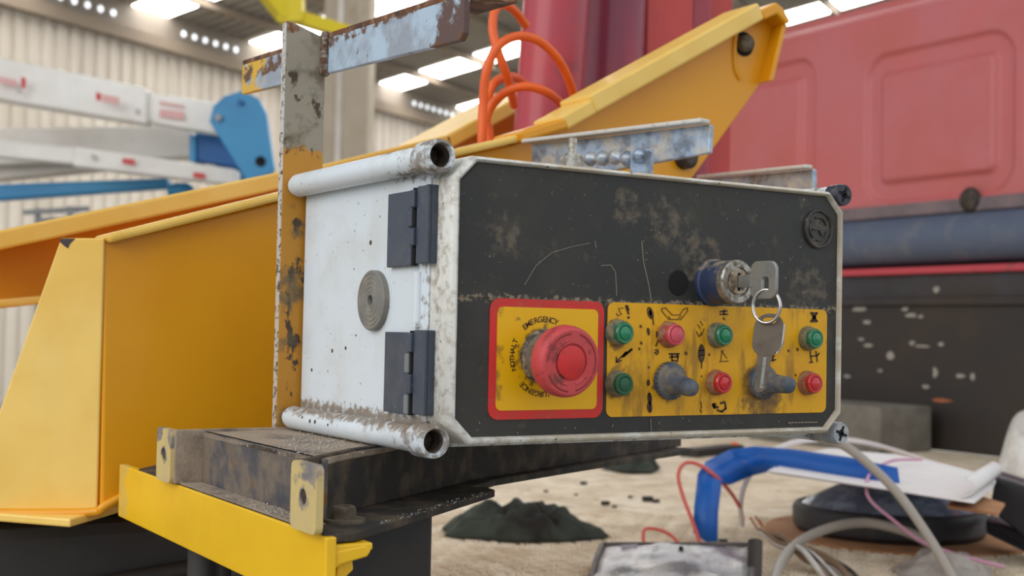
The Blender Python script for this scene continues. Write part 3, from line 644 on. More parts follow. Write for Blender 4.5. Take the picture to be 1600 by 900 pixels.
# orange hose
def hose(px, Y): return [P(x, y, 'y', Y + dy2) for x, y, dy2 in px]
hA = [(756, 300, 0), (754, 240, 0), (753, 215, 0), (755, 160, 0), (760, 112, -.005), (777, 74, -.01), (807, 57, -.015), (840, 63, -.015), (870, 90, -.01), (890, 128, 0), (899, 165, .01), (902, 205, .02)]
hB = [(768, 290, .02), (765, 213, .02), (760, 187, .02), (770, 163, .015), (792, 143, .0), (820, 135, -.012), (850, 142, -.012), (873, 158, 0), (888, 178, .01), (896, 215, .02)]
hC = [(822, 40, .05), (803, 16, .04), (785, 7, .035), (773, 18, .03), (770, 47, .025), (777, 77, .02), (788, 107, .02), (798, 140, .03), (803, 165, .05)]
hD = [(763, 176, .04), (764, 150, .035), (772, 130, .035), (788, 121, .04), (806, 121, .05), (820, 132, .065)]
tag(mk('hose', *join(tubeg(hose(hA, .43), .0044, 12), tubeg(hose(hB, .43), .0044, 12)), 'hose_orange', smooth=50), 'orange hose in two wide loops passing in front of the red cylinder', 'hose')
tag(mk('hose', *join(tubeg(hose(hC, .43), .0044, 12), tubeg(hose(hD, .43), .0044, 12)), 'hose_orange', smooth=50), 'orange hose in narrower loops curling behind the wide ones', 'hose')

# galvanised angles behind the box
def angle(name, label, near_t, near_b, far_t, far_b, dn, df, fl_w, mn='galvanised'):
    nt_, nb_, ft_, fb_ = D(*near_t, dn), D(*near_b, dn), D(*far_t, df), D(*far_b, df)
    t = thing(name, (nb_ + fb_) / 2, label, 'bracket')
    d = (nt_ - ft_).normalized(); side = d.cross(Vector((0, 0, 1))).normalized()
    if side.dot(CL - nt_) < 0: side = -side
    prism('web', [nt_, nb_, fb_, ft_], -side * .005, mn, t, .001)
    up = Vector((0, 0, .0035))
    prism('flange', [nt_, ft_, ft_ + up, nt_ + up], side * fl_w, 'galvanised_edge', t, .001)
    return t, side
t, sd = angle('support_angle', 'short galvanised support angle with welded stub behind the box top', (1110, 194), (1108, 239), (830, 226), (830, 290), 1.02, 1.16, .013)
prism('stub', [D(x, y, 1.035) for x, y in ((985, 236), (1022, 232), (1020, 300), (985, 300))], CF * .006, 'galvanised', t, .001)
random.seed(4)
tube('weld_bead', [D(918 + k * 9.5, 251 - k * .8 + random.uniform(-3, 3), 1.082 - k * .0056) for k in range(11)], lambda u: .0048 + .0018 * math.sin(u * 31), 'galvanised', t, 10, 4)
t2, _ = angle('support_angle', 'pale galvanised support angle near the right end of the box top', (1270, 264), (1271, 300), (1100, 280), (1100, 316), 1.20, 1.34, .010)
bt = thing('stud_bolt', D(893, 262, .99), 'zinc stud bolt with nut standing behind the box top edge', 'bolt')
c = D(894, 262, .99)
lathe('nut', c, (0, 0, 1), [(0, .0), (.0095, .0), (.0095, .008), (.0075, .0105), (0, .0105)], 'zinc_bolt', bt, 6, 20)
lathe('washer', c, (0, 0, 1), [(0, -.003), (.012, -.003), (.012, 0), (0, 0)], 'zinc_bolt', bt, 24)
lathe('shank', c, (0, 0, 1), [(0, -.05), (.0035, -.05), (.0035, .021), (.003, .0225), (0, .0225)], 'zinc_bolt', bt, 16)

# ------------------------------------------------------------------ post with cross bar
po = thing('mounting_post', (-.007, .21, -.010), 'rusty flaking yellow steel post with a welded cross bar', 'post')
XP0, XP1 = -.0222, .0075
pp = prism('post_plate', [(XP0, .206, -.010), (XP1, .206, -.010), (XP1, .206, .262), (XP0 + .002, .206, .2705), (XP0, .206, .270)], (0, .006, 0), 'post_worn', po, .0006)
prism('worn_edge', [(XP0 - .0004, .2062, -.009), (XP0 - .0004, .2062, .269), (XP0 - .0004, .2118, .269), (XP0 - .0004, .2118, -.009)], (.0006, 0, 0), 'edge_bare', po)
yb0, yb1 = .012, .372
zt = lambda y: .2525 + (y - .012) * .05; zbm = lambda y: .2265 + (y - .012) * .055
v = [(XP1, yb0, zbm(yb0) + .004), (XP1, yb0 + .004, zbm(yb0)), (XP1, yb1, zbm(yb1)), (XP1, yb1, zt(yb1)), (XP1, yb0, zt(yb0))]
prism('cross_bar', v, (.0045, 0, 0), 'bar_worn', po, .0008)
prism('cross_bar_flange', [(XP1, yb0 + .002, zt(yb0) - .001), (XP1 + .034, yb0 - .004, zt(yb0) - .001), (XP1 + .034, yb1, zt(yb1) - .001), (XP1, yb1, zt(yb1) - .001)], (0, 0, .0045), 'rusty', po, .0008)
gs = []
for k in range(9):
    gs.append(latheg((XP1 - .001, .2045, .2385 + k * .0031), (-.6, -.8, .15), [(0, .0042), (.0022, .0034), (.0034, .0012), (.0036, -.002), (0, -.002)], 10))
mk('weld_seam', *join(*gs), 'weld', po, smooth=60)

# ------------------------------------------------------------------ channel base and yellow bracket
ZT, ZB = -.0105, -.044
base = thing('channel_base', (.05, .1, ZB), 'dusty black steel channel base with two drilled lugs under the control box', 'steel base')
box('web', -.0735, -.0695, .012, .205, ZB, ZT, 'channel_black', base, .0006)
prism('top_plate', [(-.0735, .012, ZT), (-.045, .040, ZT), (.10, .150, ZT), (.16, .19, ZT), (.16, .206, ZT), (-.0735, .206, ZT)], (0, 0, -.004), 'channel_dusty', base, .0008)
wp = [Vector(p) for p in ((-.092, .001, ZB), (-.086, .002, ZB), (-.041, .044, ZB), (.10, .148, ZB), (.42, .312, ZB))]
prism('side_web', wp + [p + Vector((-.002, .004, 0)) for p in reversed(wp)], (0, 0, ZT + .0015 - ZB), 'channel_dark', base, .0008)
box('side_web', -.092, .16, .205, .209, ZB, ZT + .0015, 'channel_dusty', base, .0008)
def lug(ya, yb_, zc):
    n = 20; hy = (ya + yb_) / 2; r = .0042
    out = rrect(ya, yb_, ZB, ZT + .0015, .004, 5); m_ = len(out)
    hole = [(hy + r * math.cos(2 * math.pi * k / m_ + .0), zc + r * math.sin(2 * math.pi * k / m_)) for k in range(m_)]
    start = min(range(m_), key=lambda i: abs(math.atan2(out[i][1] - zc, out[i][0] - hy)))
    out = out[start:] + out[:start]
    V = []; Fc = []
    for x in (-.0945, -.0905):
        V += [(x, a, b) for a, b in out] + [(x, a, b) for a, b in hole]
    for i in range(m_):
        j = (i + 1) % m_
        Fc += [(i, j, m_ + j, m_ + i), (2 * m_ + i, 3 * m_ + i, 3 * m_ + j, 2 * m_ + j), (i, 2 * m_ + i, 2 * m_ + j, j), (m_ + i, m_ + j, 3 * m_ + j, 3 * m_ + i)]
    l_ = mk('lug', V, Fc, 'lug_yellow', base)
    lathe('bore', (-.0915, hy, zc), (-1, 0, 0), [(0, 0), (r, 0), (r, .002), (.0, .001)], 'bore_brown', l_, 20)
lug(-.030, .003, -.0265); lug(.206, .236, -.026)
prism('base_plate', [(-.088, -.027, ZB - .005), (-.07, -.026, ZB - .005), (.088, .098, ZB - .005), (.090, .112, ZB - .005), (.082, .118, ZB - .005), (.12, .15, ZB - .005), (.2, .19, ZB - .005), (.42, .295, ZB - .005), (.38, .345, ZB - .005), (.30, .345, ZB - .005), (-.05, .345, ZB - .005), (-.088, .30, ZB - .005)], (0, 0, .005), 'channel_dark', base, .001)
box('floor_dust', -.0885, -.074, .004, .205, ZB, ZB + .0006, 'channel_dusty', base, 0)
bc = P(537, 815, 'z', ZB)
bo = lathe('bolt', bc, (0, 0, 1), [(0, 0), (.0065, 0), (.0065, .007), (.0055, .0085), (.003, .0085), (.003, .006), (0, .006)], 'bolt_brown', base, 24, bevel=.0003)
lathe('washer', bc, (0, 0, 1), [(0, 0), (.0115, 0), (.0115, .0018), (0, .002)], 'bolt_brown', bo, 28)
random.seed(11)
def crumbs(name, fn, n, s0, s1, mn):
    gs = []
    for _ in range(n):
        p = fn(); s = random.uniform(s0, s1); a = random.uniform(0, 6.28); d = Vector((math.cos(a), math.sin(a), random.uniform(-.2, .5))).normalized()
        gs.append(beamg(p - d * s, p + d * s, (0, 0, 1), s * random.uniform(.4, 1), s * random.uniform(.3, .9)))
    return mk(name, *join(*gs), mn)
def on_px(rx, ry, z):
    def fn():
        while True:
            q = P(random.gauss(*rx), random.gauss(*ry), 'z', z)
            return q + Vector((0, 0, .0006))
    return fn
sw = crumbs('metal_swarf', on_px((492, 34), (693, 9), ZT), 420, .0002, .0008, 'swarf'); tag(sw, 'silvery metal swarf scattered on the channel top', 'swarf', kind='stuff')
sw = crumbs('metal_swarf', lambda: Vector((random.uniform(-.088, -.075), abs(random.gauss(.03, .05)) + .006, ZB + .0012)), 260, .0002, .0008, 'swarf'); tag(sw, 'metal swarf lying along the yellow bracket between the lugs', 'swarf', kind='stuff')
sw = crumbs('metal_swarf', lambda: Vector((random.uniform(-.06, .06), 0, 0)) + Vector((0, random.uniform(-.02, .0), ZB + .0006)) + Vector((0, 0.0, 0)) if False else (lambda u: Vector((-.05 + u * .12, -.008 + u * .09 + random.uniform(-.006, .004), ZB + .0006)))(random.random()), 110, .0002, .0006, 'swarf'); tag(sw, 'sparse metal swarf beside the bolt on the base plate', 'swarf', kind='stuff')

yb = thing('support_bracket', (-.08, .15, ZB - .035), 'bright yellow angle bracket carrying the channel base', 'bracket')
ze = ZB - .0055
box('vertical_leg', -.089, -.083, -.031, .345, ze - .034, ze + .0045, 'bracket_yellow', yb, .001)
box('horizontal_leg', -.083, -.062, -.029, .345, ze - .004, ze, 'bracket_yellow', yb, .001)
prism('end_tab', [(-.083, -.0295, ze - .003), (-.066, -.0295, ze - .001), (-.063, -.0295, ze - .004), (-.065, -.0295, ze - .007), (-.080, -.0295, ze - .010), (-.083, -.0295, ze - .012)], (0, .02, 0), 'bracket_yellow', yb, .001)
prism('end_tab', [(-.079, -.024, ze - .010), (-.071, -.024, ze - .008), (-.070, -.024, ze - .014), (-.076, -.024, ze - .019), (-.080, -.024, ze - .019)], (0, .015, 0), 'bracket_yellow', yb, .001)

# ================================================================== CONTROL BOX
cb = thing('control_box', (W / 2, .1, -.010), 'dirty white control box with black panel, push buttons and red emergency stop', 'control box')
prism('body', xz(octo(-.006, W + .004, -.0075, H + .004, .008), .0215), (0, .182, 0), 'white_shell', cb, .0015)
# lid: outer side, rounded front frame and inner recess
loops = [(octo(-.0052, W + .0028, -.0042, H + .0032, .0128), .0205), (octo(-.0052, W + .0028, -.0042, H + .0032, .0128), -.001), (octo(-.0042, W + .0022, -.0034, H + .0024, .0124), -.0030), (octo(-.0022, W + .0014, -.0018, H + .0014, .0118), -.0038), (octo(-.0008, W + .0006, -.0006, H + .0006, .0115), -.0030), (octo(0, W, 0, H, .0113), .0006)]
V = []; Fc = []
for o_, y in loops: V += [(a, y, b) for a, b in o_]
for i in range(len(loops) - 1):
    for k in range(8): q = (k + 1) % 8; Fc.append((i * 8 + k, i * 8 + q, i * 8 + 8 + q, i * 8 + 8 + k))
mk('lid_rim', V, Fc, 'white_rim', cb, smooth=50)
pan = prism('front_panel', xz(octo(0, W, 0, H, .0113), 0), (0, .004, 0), 'panel_black', cb)
up_ = [(a, b) for a, b in octo(.0008, W - .0008, 0, H - .0006, .0112) if b > .07]
up_ = [(.0008, .0788), (.12, .0783), (W - .004, .0785), (W - .0008, .0775)] + [p for p in octo(.0008, W - .0008, 0, H - .0006, .0112) if p[1] > .08]
mk('panel_film', *prismg(xz(up_, -.0005), (0, .0006, 0)), 'panel_black', pan)
# corner tubes and bosses
TC = ((-.012, H + .0017), (-.012, -.0019), (W + .006, H + .0025), (W + .006, -.005))
for i, (x, z) in enumerate(TC):
    r = .0078 if i < 2 else .0068
    lathe('corner_tube', (x, .0222, z), (0, 1, 0), [(0, 0), (r * .94, 0), (r, .001), (r, .178), (r * .85, .1825), (r * .5, .184), (0, .184)], 'white_shell', cb, 32)
for i in (0, 1):
    x, z = TC[i]
    bs = lathe('screw_boss', (x, .0208, z), (0, -1, 0), [(.0, .0015), (.0088, .0015), (.0096, .004), (.0097, .017), (.0092, .0215), (.0074, .0224), (.0066, .021), (.0063, .006), (0, .0055)], 'white_shell', cb, 40)
    lathe('seam_ring', (x, .0232, z), (0, -1, 0), [(0, 0), (.0074, 0), (.0074, .005), (0, .005)], 'bore_brown', bs, 32)
    lathe('screw_bore', (x, .0208, z), (0, -1, 0), [(0, .0056), (.0062, .0062), (.0064, .0195), (.0060, .0195), (.0058, .0068), (0, .0064)], 'bore_brown', bs, 32)
for i, mn in ((2, 'cap_black'), (3, 'cap_grey')):
    x, z = TC[i]
    bs = lathe('screw_boss', (x, .0208, z), (0, -1, 0), [(0, 0), (.0066, 0), (.0066, .016), (.005, .018), (0, .018)], 'white_shell' if i == 2 else 'cap_grey', cb, 32)
    s = lathe('corner_screw', (x, .012, z), (0, -1, 0), [(0, 0), (.0064, 0), (.0074, .001), (.0076, .011), (.0070, .0125), (.0028, .0125), (.0022, .0105), (0, .0105)], mn, bs, 36)
    for ang in (70, 160):
        c_, s_ = math.cos(math.radians(ang)), math.sin(math.radians(ang)); d = Vector((c_, 0, s_)) * .0052; nn = Vector((-s_, 0, c_)) * .0009
        o = Vector((x, -.0004, z)); prism('slot', [o - d - nn, o + d - nn, o + d + nn, o - d + nn], (0, -.0004, 0), 'slot_black', s)
# lid/body seam rib, hinges
tube('hinge_rib', [(-.0062, .0335, .093), (-.0062, .0335, .061)], .0030, 'white_shell', cb, 14, 1, False)
def hinge(z0, z1):
    x = -.0062; h = mk('hinge', *join(boxg(x - .0035, x, .0365, .0685, z0, z1)), 'hinge_slate', cb, bevel=.0005)
    mk('hinge_leaf', *boxg(x - .0042, x + .001, .0135, .0300, z0 + .001, z1 + .0015), 'hinge_slate', h, bevel=.0005)
    mk('leaf_ridge', *boxg(x - .0056, x - .003, .0135, .0165, z0 + .001, z1 + .0015), 'hinge_slate', h, bevel=.0004)
    n = 4; dz = (z1 - z0) / n
    for k in range(n):
        zz = z0 + k * dz
        if k % 2: mk('knuckle', *boxg(x - .0062, x, .0300, .0350, zz + .0003, zz + dz - .0003), 'hinge_slate', h, bevel=.0008)
        else: mk('knuckle', *boxg(x - .0058, x, .0335, .0385, zz + .0003, zz + dz - .0003), 'hinge_slate' if z0 > .05 else 'hinge_pale', h, bevel=.0008)
    lathe('hinge_pin', (x - .003, .0335, z0), (0, 0, 1), [(0, 0), (.0016, 0), (.0016, z1 - z0 + .001), (0, z1 - z0 + .001)], 'slot_black', h, 12)
hinge(.0965, .1405); hinge(.0105, .058)
# round blanking plug with turned rings
prof = [(.0185, 0), (.0185, .0035), (.0178, .0042)]
for r in (.016, .0132, .0104, .0076, .005): prof += [(r + .0004, .0042), (r + .0001, .0039), (r - .0002, .0039), (r - .0005, .0042)]
prof += [(.0034, .0042), (.0031, .003), (.0030, .001), (0, .001)]
pg = lathe('blanking_plug', (-.006, .089, .077), (-1, 0, 0), prof, 'plug_grey', cb, 56, 30)
lathe('plug_hole', (-.006, .089, .077), (-1, 0, 0), [(0, .0014), (.0029, .0012), (.0029, .001), (0, .001)], 'slot_black', pg, 16)
random.seed(5)
for (px, py, r) in ((579, 379, .0016), (519, 548, .0014), (540, 544, .0012), (487, 578, .0012), (553, 420, .0005), (512, 580, .0005), (556, 524, .0007), (472, 652, .001), (484, 658, .0013), (492, 659, .0013), (512, 664, .0009)):
    c = P(px, py, 'x', -.0061) if py < 600 else None
    if c is None:                                          # on the lower tube
        d = ray(px, py); o = CL - Vector((-.012, 0, -.0019)); a_ = d.x ** 2 + d.z ** 2; b_ = o.x * d.x + o.z * d.z; cc = o.x ** 2 + o.z ** 2 - .0079 ** 2
        c = CL + d * ((-b_ - math.sqrt(max(b_ * b_ - a_ * cc, 0))) / a_)
        n = Vector((c.x + .012, 0, c.z + .0019)).normalized()
    else: n = Vector((-1, 0, 0))
    mk('drill_pit', *latheg(c - n * .0002, n, [(0, .0003), (r, .0003), (r, 0), (0, 0)], 10), 'bore_brown', cb)

# emergency stop
lb = prism('emergency_label', xz(rrect(.0220, .1018, .0094, .0786, .0065), -.0006), (0, .0008, 0), 'label_red', cb)
prism('yellow_field', xz(rrect(.0268, .0972, .0146, .0738, .0035), -.0009), (0, .0005, 0), 'estop_yellow', lb)
EC = Vector((.0588, 0, .0455))
R_T = .0216
gs = []
def arc_text(txt, centre, step, size, rad=R_T):
    n = len(txt)
    for k, chh in enumerate(txt):
        if chh == ' ': continue
        a = math.radians(centre - (k - (n - 1) / 2) * step)
        gv, gf = textg(chh, size); rot = a - math.pi / 2; c_, s_ = math.cos(rot), math.sin(rot)
        gs.append(([(EC.x + rad * math.cos(a) + x * c_ - y * s_, -.0011, EC.z + rad * math.sin(a) + x * s_ + y * c_) for x, y, _ in gv], gf))
arc_text('EMERGENCY STOP', 79.5, 7.6, .0047); arc_text('NOTHALT', 177, 7.0, .0045); arc_text("ARRET D'URGENCE", 280, 7.5, .0047)
mk('lettering', *join(*gs), 'print_dark', lb)
EA = Vector((.0, -1, -.085)).normalized()
es = lathe('emergency_stop', EC, EA, [(0, .014), (.0135, .014), (.0175, .0155), (.0196, .0175), (.0205, .0205), (.0205, .0245), (.0200, .0274), (.0192, .0290), (.0182, .0296), (.0108, .0296), (.0104, .0283), (.0098, .0283), (.0094, .0294), (0, .0294)], 'estop_red', cb, 64, 28)
lathe('collar', EC, (0, -1, 0), [(0, 0), (.0162, 0), (.0162, .0035), (.0150, .0045), (0, .0045)], 'collar_dark', es, 48)
lathe('collar_ring', EC, EA, [(0, .004), (.0150, .004), (.0150, .0095), (.0142, .0102), (0, .0102)], 'collar_metal', es, 48)
lathe('stem', EC, EA, [(0, .009), (.0125, .009), (.0125, .0145), (0, .0145)], 'collar_dark', es, 40)
lathe('centre_cap', EC, EA, [(0, .0287), (.0092, .0287), (.0092, .0295), (.0088, .0297), (0, .0297)], 'estop_red_core', es, 48)
_, eu, ew = frame_of(EA)
eu = Vector((1, 0, 0)) - EA * EA.x; eu.normalize(); ew = Vector((0, 0, 1)) - EA * EA.z; ew.normalize()
for (a0, a1, r0) in ((96, 178, .0164), (104, 172, .0128), (16, 74, .0164), (-24, 14, .0164), (206, 266, .0164), (210, 262, .0128), (284, 332, .0164), (288, 326, .0128)):
    pts = [EC + EA * .0294 + (eu * math.cos(math.radians(a0 + (a1 - a0) * k / 10)) + ew * math.sin(math.radians(a0 + (a1 - a0) * k / 10))) * r0 for k in range(11)]
    tube('arrow_ridge', pts, .00065, 'estop_groove_shade' if r0 > .015 else 'estop_red', es, 6, 2)

# yellow button plate
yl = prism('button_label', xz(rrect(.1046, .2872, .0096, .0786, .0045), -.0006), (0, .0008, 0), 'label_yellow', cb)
SY = -.0008
def q(px, py): p = P(px, py, 'y', SY); return (p.x, p.z)
def sym(lines, wd, mn='print_dark'):
    v, f = strokes([[q(*p) for p in ln] for ln in lines], wd, SY); mk('symbol', v, f, mn, yl)
def blob(px, py, rw, rh, ang=0, mn='print_dark'):
    s = .80 / F; c = q(px, py); ca, sa = math.cos(math.radians(ang)), math.sin(math.radians(ang))
    pts = [Vector((c[0] + (rw * math.cos(t) * ca - rh * math.sin(t) * sa) * s * 1.15, SY, c[1] + (rw * math.cos(t) * sa + rh * math.sin(t) * ca) * s)) for t in [k * math.pi / 7 for k in range(14)]]
    prism('symbol', pts, (0, -.0002, 0), mn, yl)
sym([[(974, 481), (967, 482), (968, 487), (971, 491), (966, 493), (963, 490)]], .0004, 'ink_fine'); sym([[(978, 478), (982, 490)], [(980, 478), (982, 484)]], .0012); blob(982, 496, 2, 2)
sym([[(986, 546), (972, 558), (978, 550), (964, 564)], [(971, 563), (963, 566), (963, 558)]], .0008); sym([[(987, 546), (975, 556)]], .0016)
blob(1016, 489, 5, 10, 20); blob(1016, 489, 2, 5, 20, 'scratch_pale'); sym([[(1020, 497), (1021, 507)]], .0008); blob(1013, 518, 2.5, 6, 10); sym([[(1026, 518), (1026, 526)], [(1028, 532), (1025, 540)]], .0010); sym([[(1023, 547), (1027, 546), (1029, 550), (1026, 554), (1023, 551), (1027, 549)]], .0006)
sym([[(1034, 482), (1040, 481), (1050, 492), (1062, 492), (1068, 483), (1074, 481), (1074, 486), (1064, 499), (1045, 499), (1034, 486), (1034, 482)], [(1045, 494), (1047, 498)], [(1060, 497), (1064, 494)]], .0005, 'ink_fine')
sym([[(1046, 553), (1061, 553)], [(1047, 558), (1060, 557)], [(1050, 554), (1050, 563), (1059, 564)], [(1058, 553), (1059, 561)]], .0011)
blob(1096, 552, 6, 15, 0, 'print_dark'); sym([[(1092, 548), (1100, 547)], [(1092, 556), (1100, 555)]], .0005, 'scratch_pale'); sym([[(1096, 566), (1096, 575)]], .0009)
sym([[(1090, 507), (1094, 513)], [(1094, 502), (1098, 508)], [(1088, 518), (1092, 526), (1096, 520)], [(1100, 514), (1096, 524)]], .0006, 'ink_fine')
sym([[(1125, 487), (1136, 486)], [(1125, 491), (1137, 491)], [(1131, 484), (1131, 492)], [(1130, 497), (1132, 499)]], .0009)
sym([[(1126, 565), (1128, 549), (1136, 560)], [(1124, 565), (1138, 564)], [(1127, 548), (1131, 548)]], .0005, 'ink_fine')
sym([[(1114, 632), (1116, 637), (1122, 636)], [(1126, 630), (1132, 628)], [(1133, 630), (1134, 638), (1128, 643), (1121, 641)]], .0014); blob(1116, 633, 4, 4)
blob(1015, 622, 4, 9, 6); blob(1015, 636, 4.5, 9, 4); sym([[(1014, 612), (1016, 645)]], .0006, 'scratch_pale'); blob(1013, 598, 3, 5)
sym([[(1267, 489), (1277, 489)], [(1267, 502), (1277, 502)], [(1268, 490), (1272, 496), (1268, 501)], [(1276, 490), (1272, 496), (1276, 501)]], .0012); blob(1272, 496, 4, 6)
sym([[(1266, 549), (1268, 565)], [(1266, 557), (1278, 555)], [(1275, 549), (1277, 565)], [(1280, 552), (1276, 556)], [(1265, 566), (1270, 566)]], .0009)
sym([[(1203, 553), (1212, 551)], [(1204, 558), (1210, 556)], [(1204, 563), (1212, 562)], [(1207, 549), (1208, 564)]], .0009)
sym([[(1095, 628), (1096, 638)], [(1094, 640), (1096, 644)]], .0008, 'ink_fine')
for (px, py, r) in ((1001, 510, 2), (999, 545, 1.6), (1002, 536, 2), (1014, 574, 1.5), (1108, 554, 1.8), (1096, 588, 1.2), (1072, 552, 2.4), (1232, 548, 2), (1243, 586, 1.6), (1246, 546, 2.4)): blob(px, py, r, r * 1.3, 20, 'ink_fine')
# scratches in the black film
sc_l = [[q(820, 445), q(838, 415), q(862, 395), q(895, 385), q(922, 380)], [q(1003, 377), q(1006, 410), q(1014, 445), q(1018, 470)], [q(940, 415), q(955, 414), q(962, 425), q(964, 462)], [q(1017, 655), q(1018, 676)], [q(930, 377), q(932, 387)]]
for wd_, ls in ((.00028, sc_l[:1]), (.0005, sc_l[1:2]), (.0004, sc_l[2:3]), (.0004, sc_l[3:4]), (.0004, sc_l[4:])):
    v, f = strokes(ls, wd_, -.0005); mk('scratch', v, f, 'scratch_pale', pan)
random.seed(9)
gs = []
for k in range(34): 
    x = random.uniform(.01, W - .02); z = random.choice((random.uniform(.085, .15), random.uniform(.001, .009)))
    a = random.uniform(0, 6.28); l_ = random.uniform(.0003, .0012)
    gs.append(strokes([[(x, z), (x + l_ * math.cos(a), z + l_ * math.sin(a))]], .0005, -.0005))
mk('paint_specks', *join(*gs), 'scratch_pale', pan)['kind'] = 'stuff'
gs = [strokes([[q(1232 + k * 5.2, 660.5 - k * .1), q(1232 + k * 5.2 + 3.2, 660.4 - k * .1)]], .0007, -.0005) for k in range(9)]
mk('small_print', *join(*gs), 'scratch_pale', pan)
# emblem
ec = P(1278, 358, 'y', -.001); 
em = lathe('emblem', ec, (0, -1, 0), [(.0130, -.001), (.0130, .0012), (.0122, .0018), (.0114, .0012), (.0112, .0002), (0, .0002)], 'emblem_black', cb, 48)
for a0 in (20, 140, 260):
    pts = [ec + Vector((.0078 * math.cos(math.radians(a0 + t)), -.0006, .0078 * math.sin(math.radians(a0 + t)))) for t in range(0, 91, 15)]
    tube('emblem_arc', pts, .0007, 'emblem_black', em, 6, 2)
    p = pts[-1]; a = math.radians(a0 + 45); d = Vector((math.cos(a), 0, math.sin(a)))
    tube('emblem_bar', [ec + d * .0012 + Vector((0, -.0006, 0)), ec + d * .0055 + Vector((0, -.0006, 0))], .0007, 'emblem_black', em, 6, 1, False)
dk = P(1060, 442, 'y', -.0006); lathe('cover_disc', dk, (0, -1, 0), [(0, .0006), (.0075, .0005), (.008, 0), (0, 0)], 'slot_black', cb, 32)

# push buttons
def button(x, z, sl, lens, core, core_r=.0042):
    o = Vector((x, 0, z))
    b = lathe('push_button', o, (0, -1, 0), [(0, .004), (.0064, .004), (.0066, .0085), (.0060, .0094), (core_r + .0006, .0094), (core_r, .0088), (0, .0088)], lens, cb, 40)
    lathe('sleeve', o, (0, -1, 0), [(0, 0), (.0083, 0), (.0080, .0030), (.0072, .0058), (.0067, .0060), (0, .006)], sl, b, 40)
    lathe('lens', o, (0, -1, 0), [(0, .0085), (core_r - .0003, .0085), (core_r - .0003, .0094), (core_r - .0011, .0098), (0, .0100)], core, b, 32)
G = ('button_sleeve', 'lens_green', 'lens_green_core'); Rr = ('button_sleeve_red', 'lens_red', 'lens_red_core')
button(.1115, .0602, *G); button(.1118, .0296, 'button_sleeve', 'lens_green_dull', 'lens_green_dull'); button(.1508, .0597, 'button_sleeve_red', 'lens_pink', 'lens_pink', .0050)
button(.1900, .0600, *G); button(.1898, .0300, *Rr); button(.2296, .0597, *Rr); button(.2690, .0590, *G); button(.2688, .0294, *Rr)
# toggle switches with rubber boots
def toggle(base, tip, ribs):
    base = Vector(base); tip = Vector(tip)
    r_ = lathe('toggle_switch', base, (0, -1, 0), [(0, 0), (.0112, 0), (.0112, .0045), (.0098, .0060), (.0088, .0062), (.0084, .0078), (.0072, .0086), (0, .0086)], 'boot_rubber', cb, 48)
    if ribs:
        for k in range(26):
            a = 2 * math.pi * k / 26; d = Vector((math.cos(a), 0, math.sin(a))); o = base + d * .0112
            mk('rib', *beamg(o + Vector((0, -.0004, 0)), o + Vector((0, -.0046, 0)), d, .0012, .0011), 'boot_rubber', r_)
    ax = (tip - base); L_ = ax.length
    lathe('boot_tip', base, ax, [(0, .003), (.0076, .004), (.0074, .009), (.0064, .0125), (.0058, .016), (.0055, L_ - .005), (.0048, L_ - .0018), (.0030, L_), (0, L_ + .0006)], 'boot_rubber', r_, 36, 60)
toggle((.1515, 0, .0312), (.1490, -.0285, .0275), True)
toggle((.2282, 0, .0302), (.2290, -.0290, .0292), False)
# key switch
kc = Vector((.1862, 0, .0932))
ks = lathe('key_switch', kc, (0, -1, 0), [(0, 0), (.0150, 0), (.0150, .003), (.0138, .004), (.0136, .0195), (0, .0195)], 'barrel_blue', cb, 48)
lathe('bezel', kc, (0, -1, 0), [(0, .019), (.0132, .019), (.0137, .0195), (.0137, .0238), (.0128, .0250), (.0092, .0250), (.0088, .0240), (.0082, .0240), (0, .0242)], 'bezel_steel', ks, 48, 28)
co = lathe('lock_core', kc, (0, -1, 0), [(0, .0240), (.0080, .0240), (.0080, .0248), (.0075, .0252), (0, .0252)], 'lock_core', ks, 40)
box('keyway', kc.x - .0010, kc.x + .0010, kc.y - .0255, kc.y - .025, kc.z - .0055, kc.z + .0055, 'slot_black', co, 0)
for dz in (-.003, 0, .003): box('ward', kc.x + .0005, kc.x + .0026, kc.y - .0255, kc.y - .025, kc.z + dz - .0006, kc.z + dz + .0006, 'slot_black', co, 0)

# keys and ring
def plate_with_hole(outline, hole, o, e1, e2, th):
    n = len(outline); nrm = e1.cross(e2).normalized() * th / 2; cx = sum(p[0] for p in hole) / len(hole); cy = sum(p[1] for p in hole) / len(hole)
    ang = lambda p: math.atan2(p[1] - cy, p[0] - cx)
    outline = sorted(outline, key=ang); hole = sorted(hole, key=ang); hn = []
    for p in outline:                                     # one hole point per outline point
        a = ang(p); hn.append(min(hole, key=lambda h: abs((ang(h) - a + math.pi) % (2 * math.pi) - math.pi)))
    to = lambda p, s: o + e1 * p[0] + e2 * p[1] + nrm * s
    V = [to(p, 1) for p in outline] + [to(p, 1) for p in hn] + [to(p, -1) for p in outline] + [to(p, -1) for p in hn]; Fc = []
    for i in range(n):
        j = (i + 1) % n; Fc += [(i, j, n + j, n + i), (2 * n + i, 3 * n + i, 3 * n + j, 2 * n + j), (i, 2 * n + i, 2 * n + j, j), (n + i, n + j, 3 * n + j, 3 * n + i)]
    return V, [tuple(dict.fromkeys(f_)) for f_ in Fc]
ey, ez, ex = Vector((0, -1, 0)), Vector((0, 0, 1)), Vector((1, 0, 0))
kk = thing('key', kc + Vector((0, -.025, -.01)), 'flat steel key pushed into the lock barrel', 'key')
ktilt = Vector((.10, -1, 0)).normalized()
ko = kc + Vector((.0008, -.0355, .0005))
bow = rrect(.0, .0205, -.0112, .0118, .0055, 8); slot = rrect(.0095, .0145, -.0066, .0024, .0022, 8)
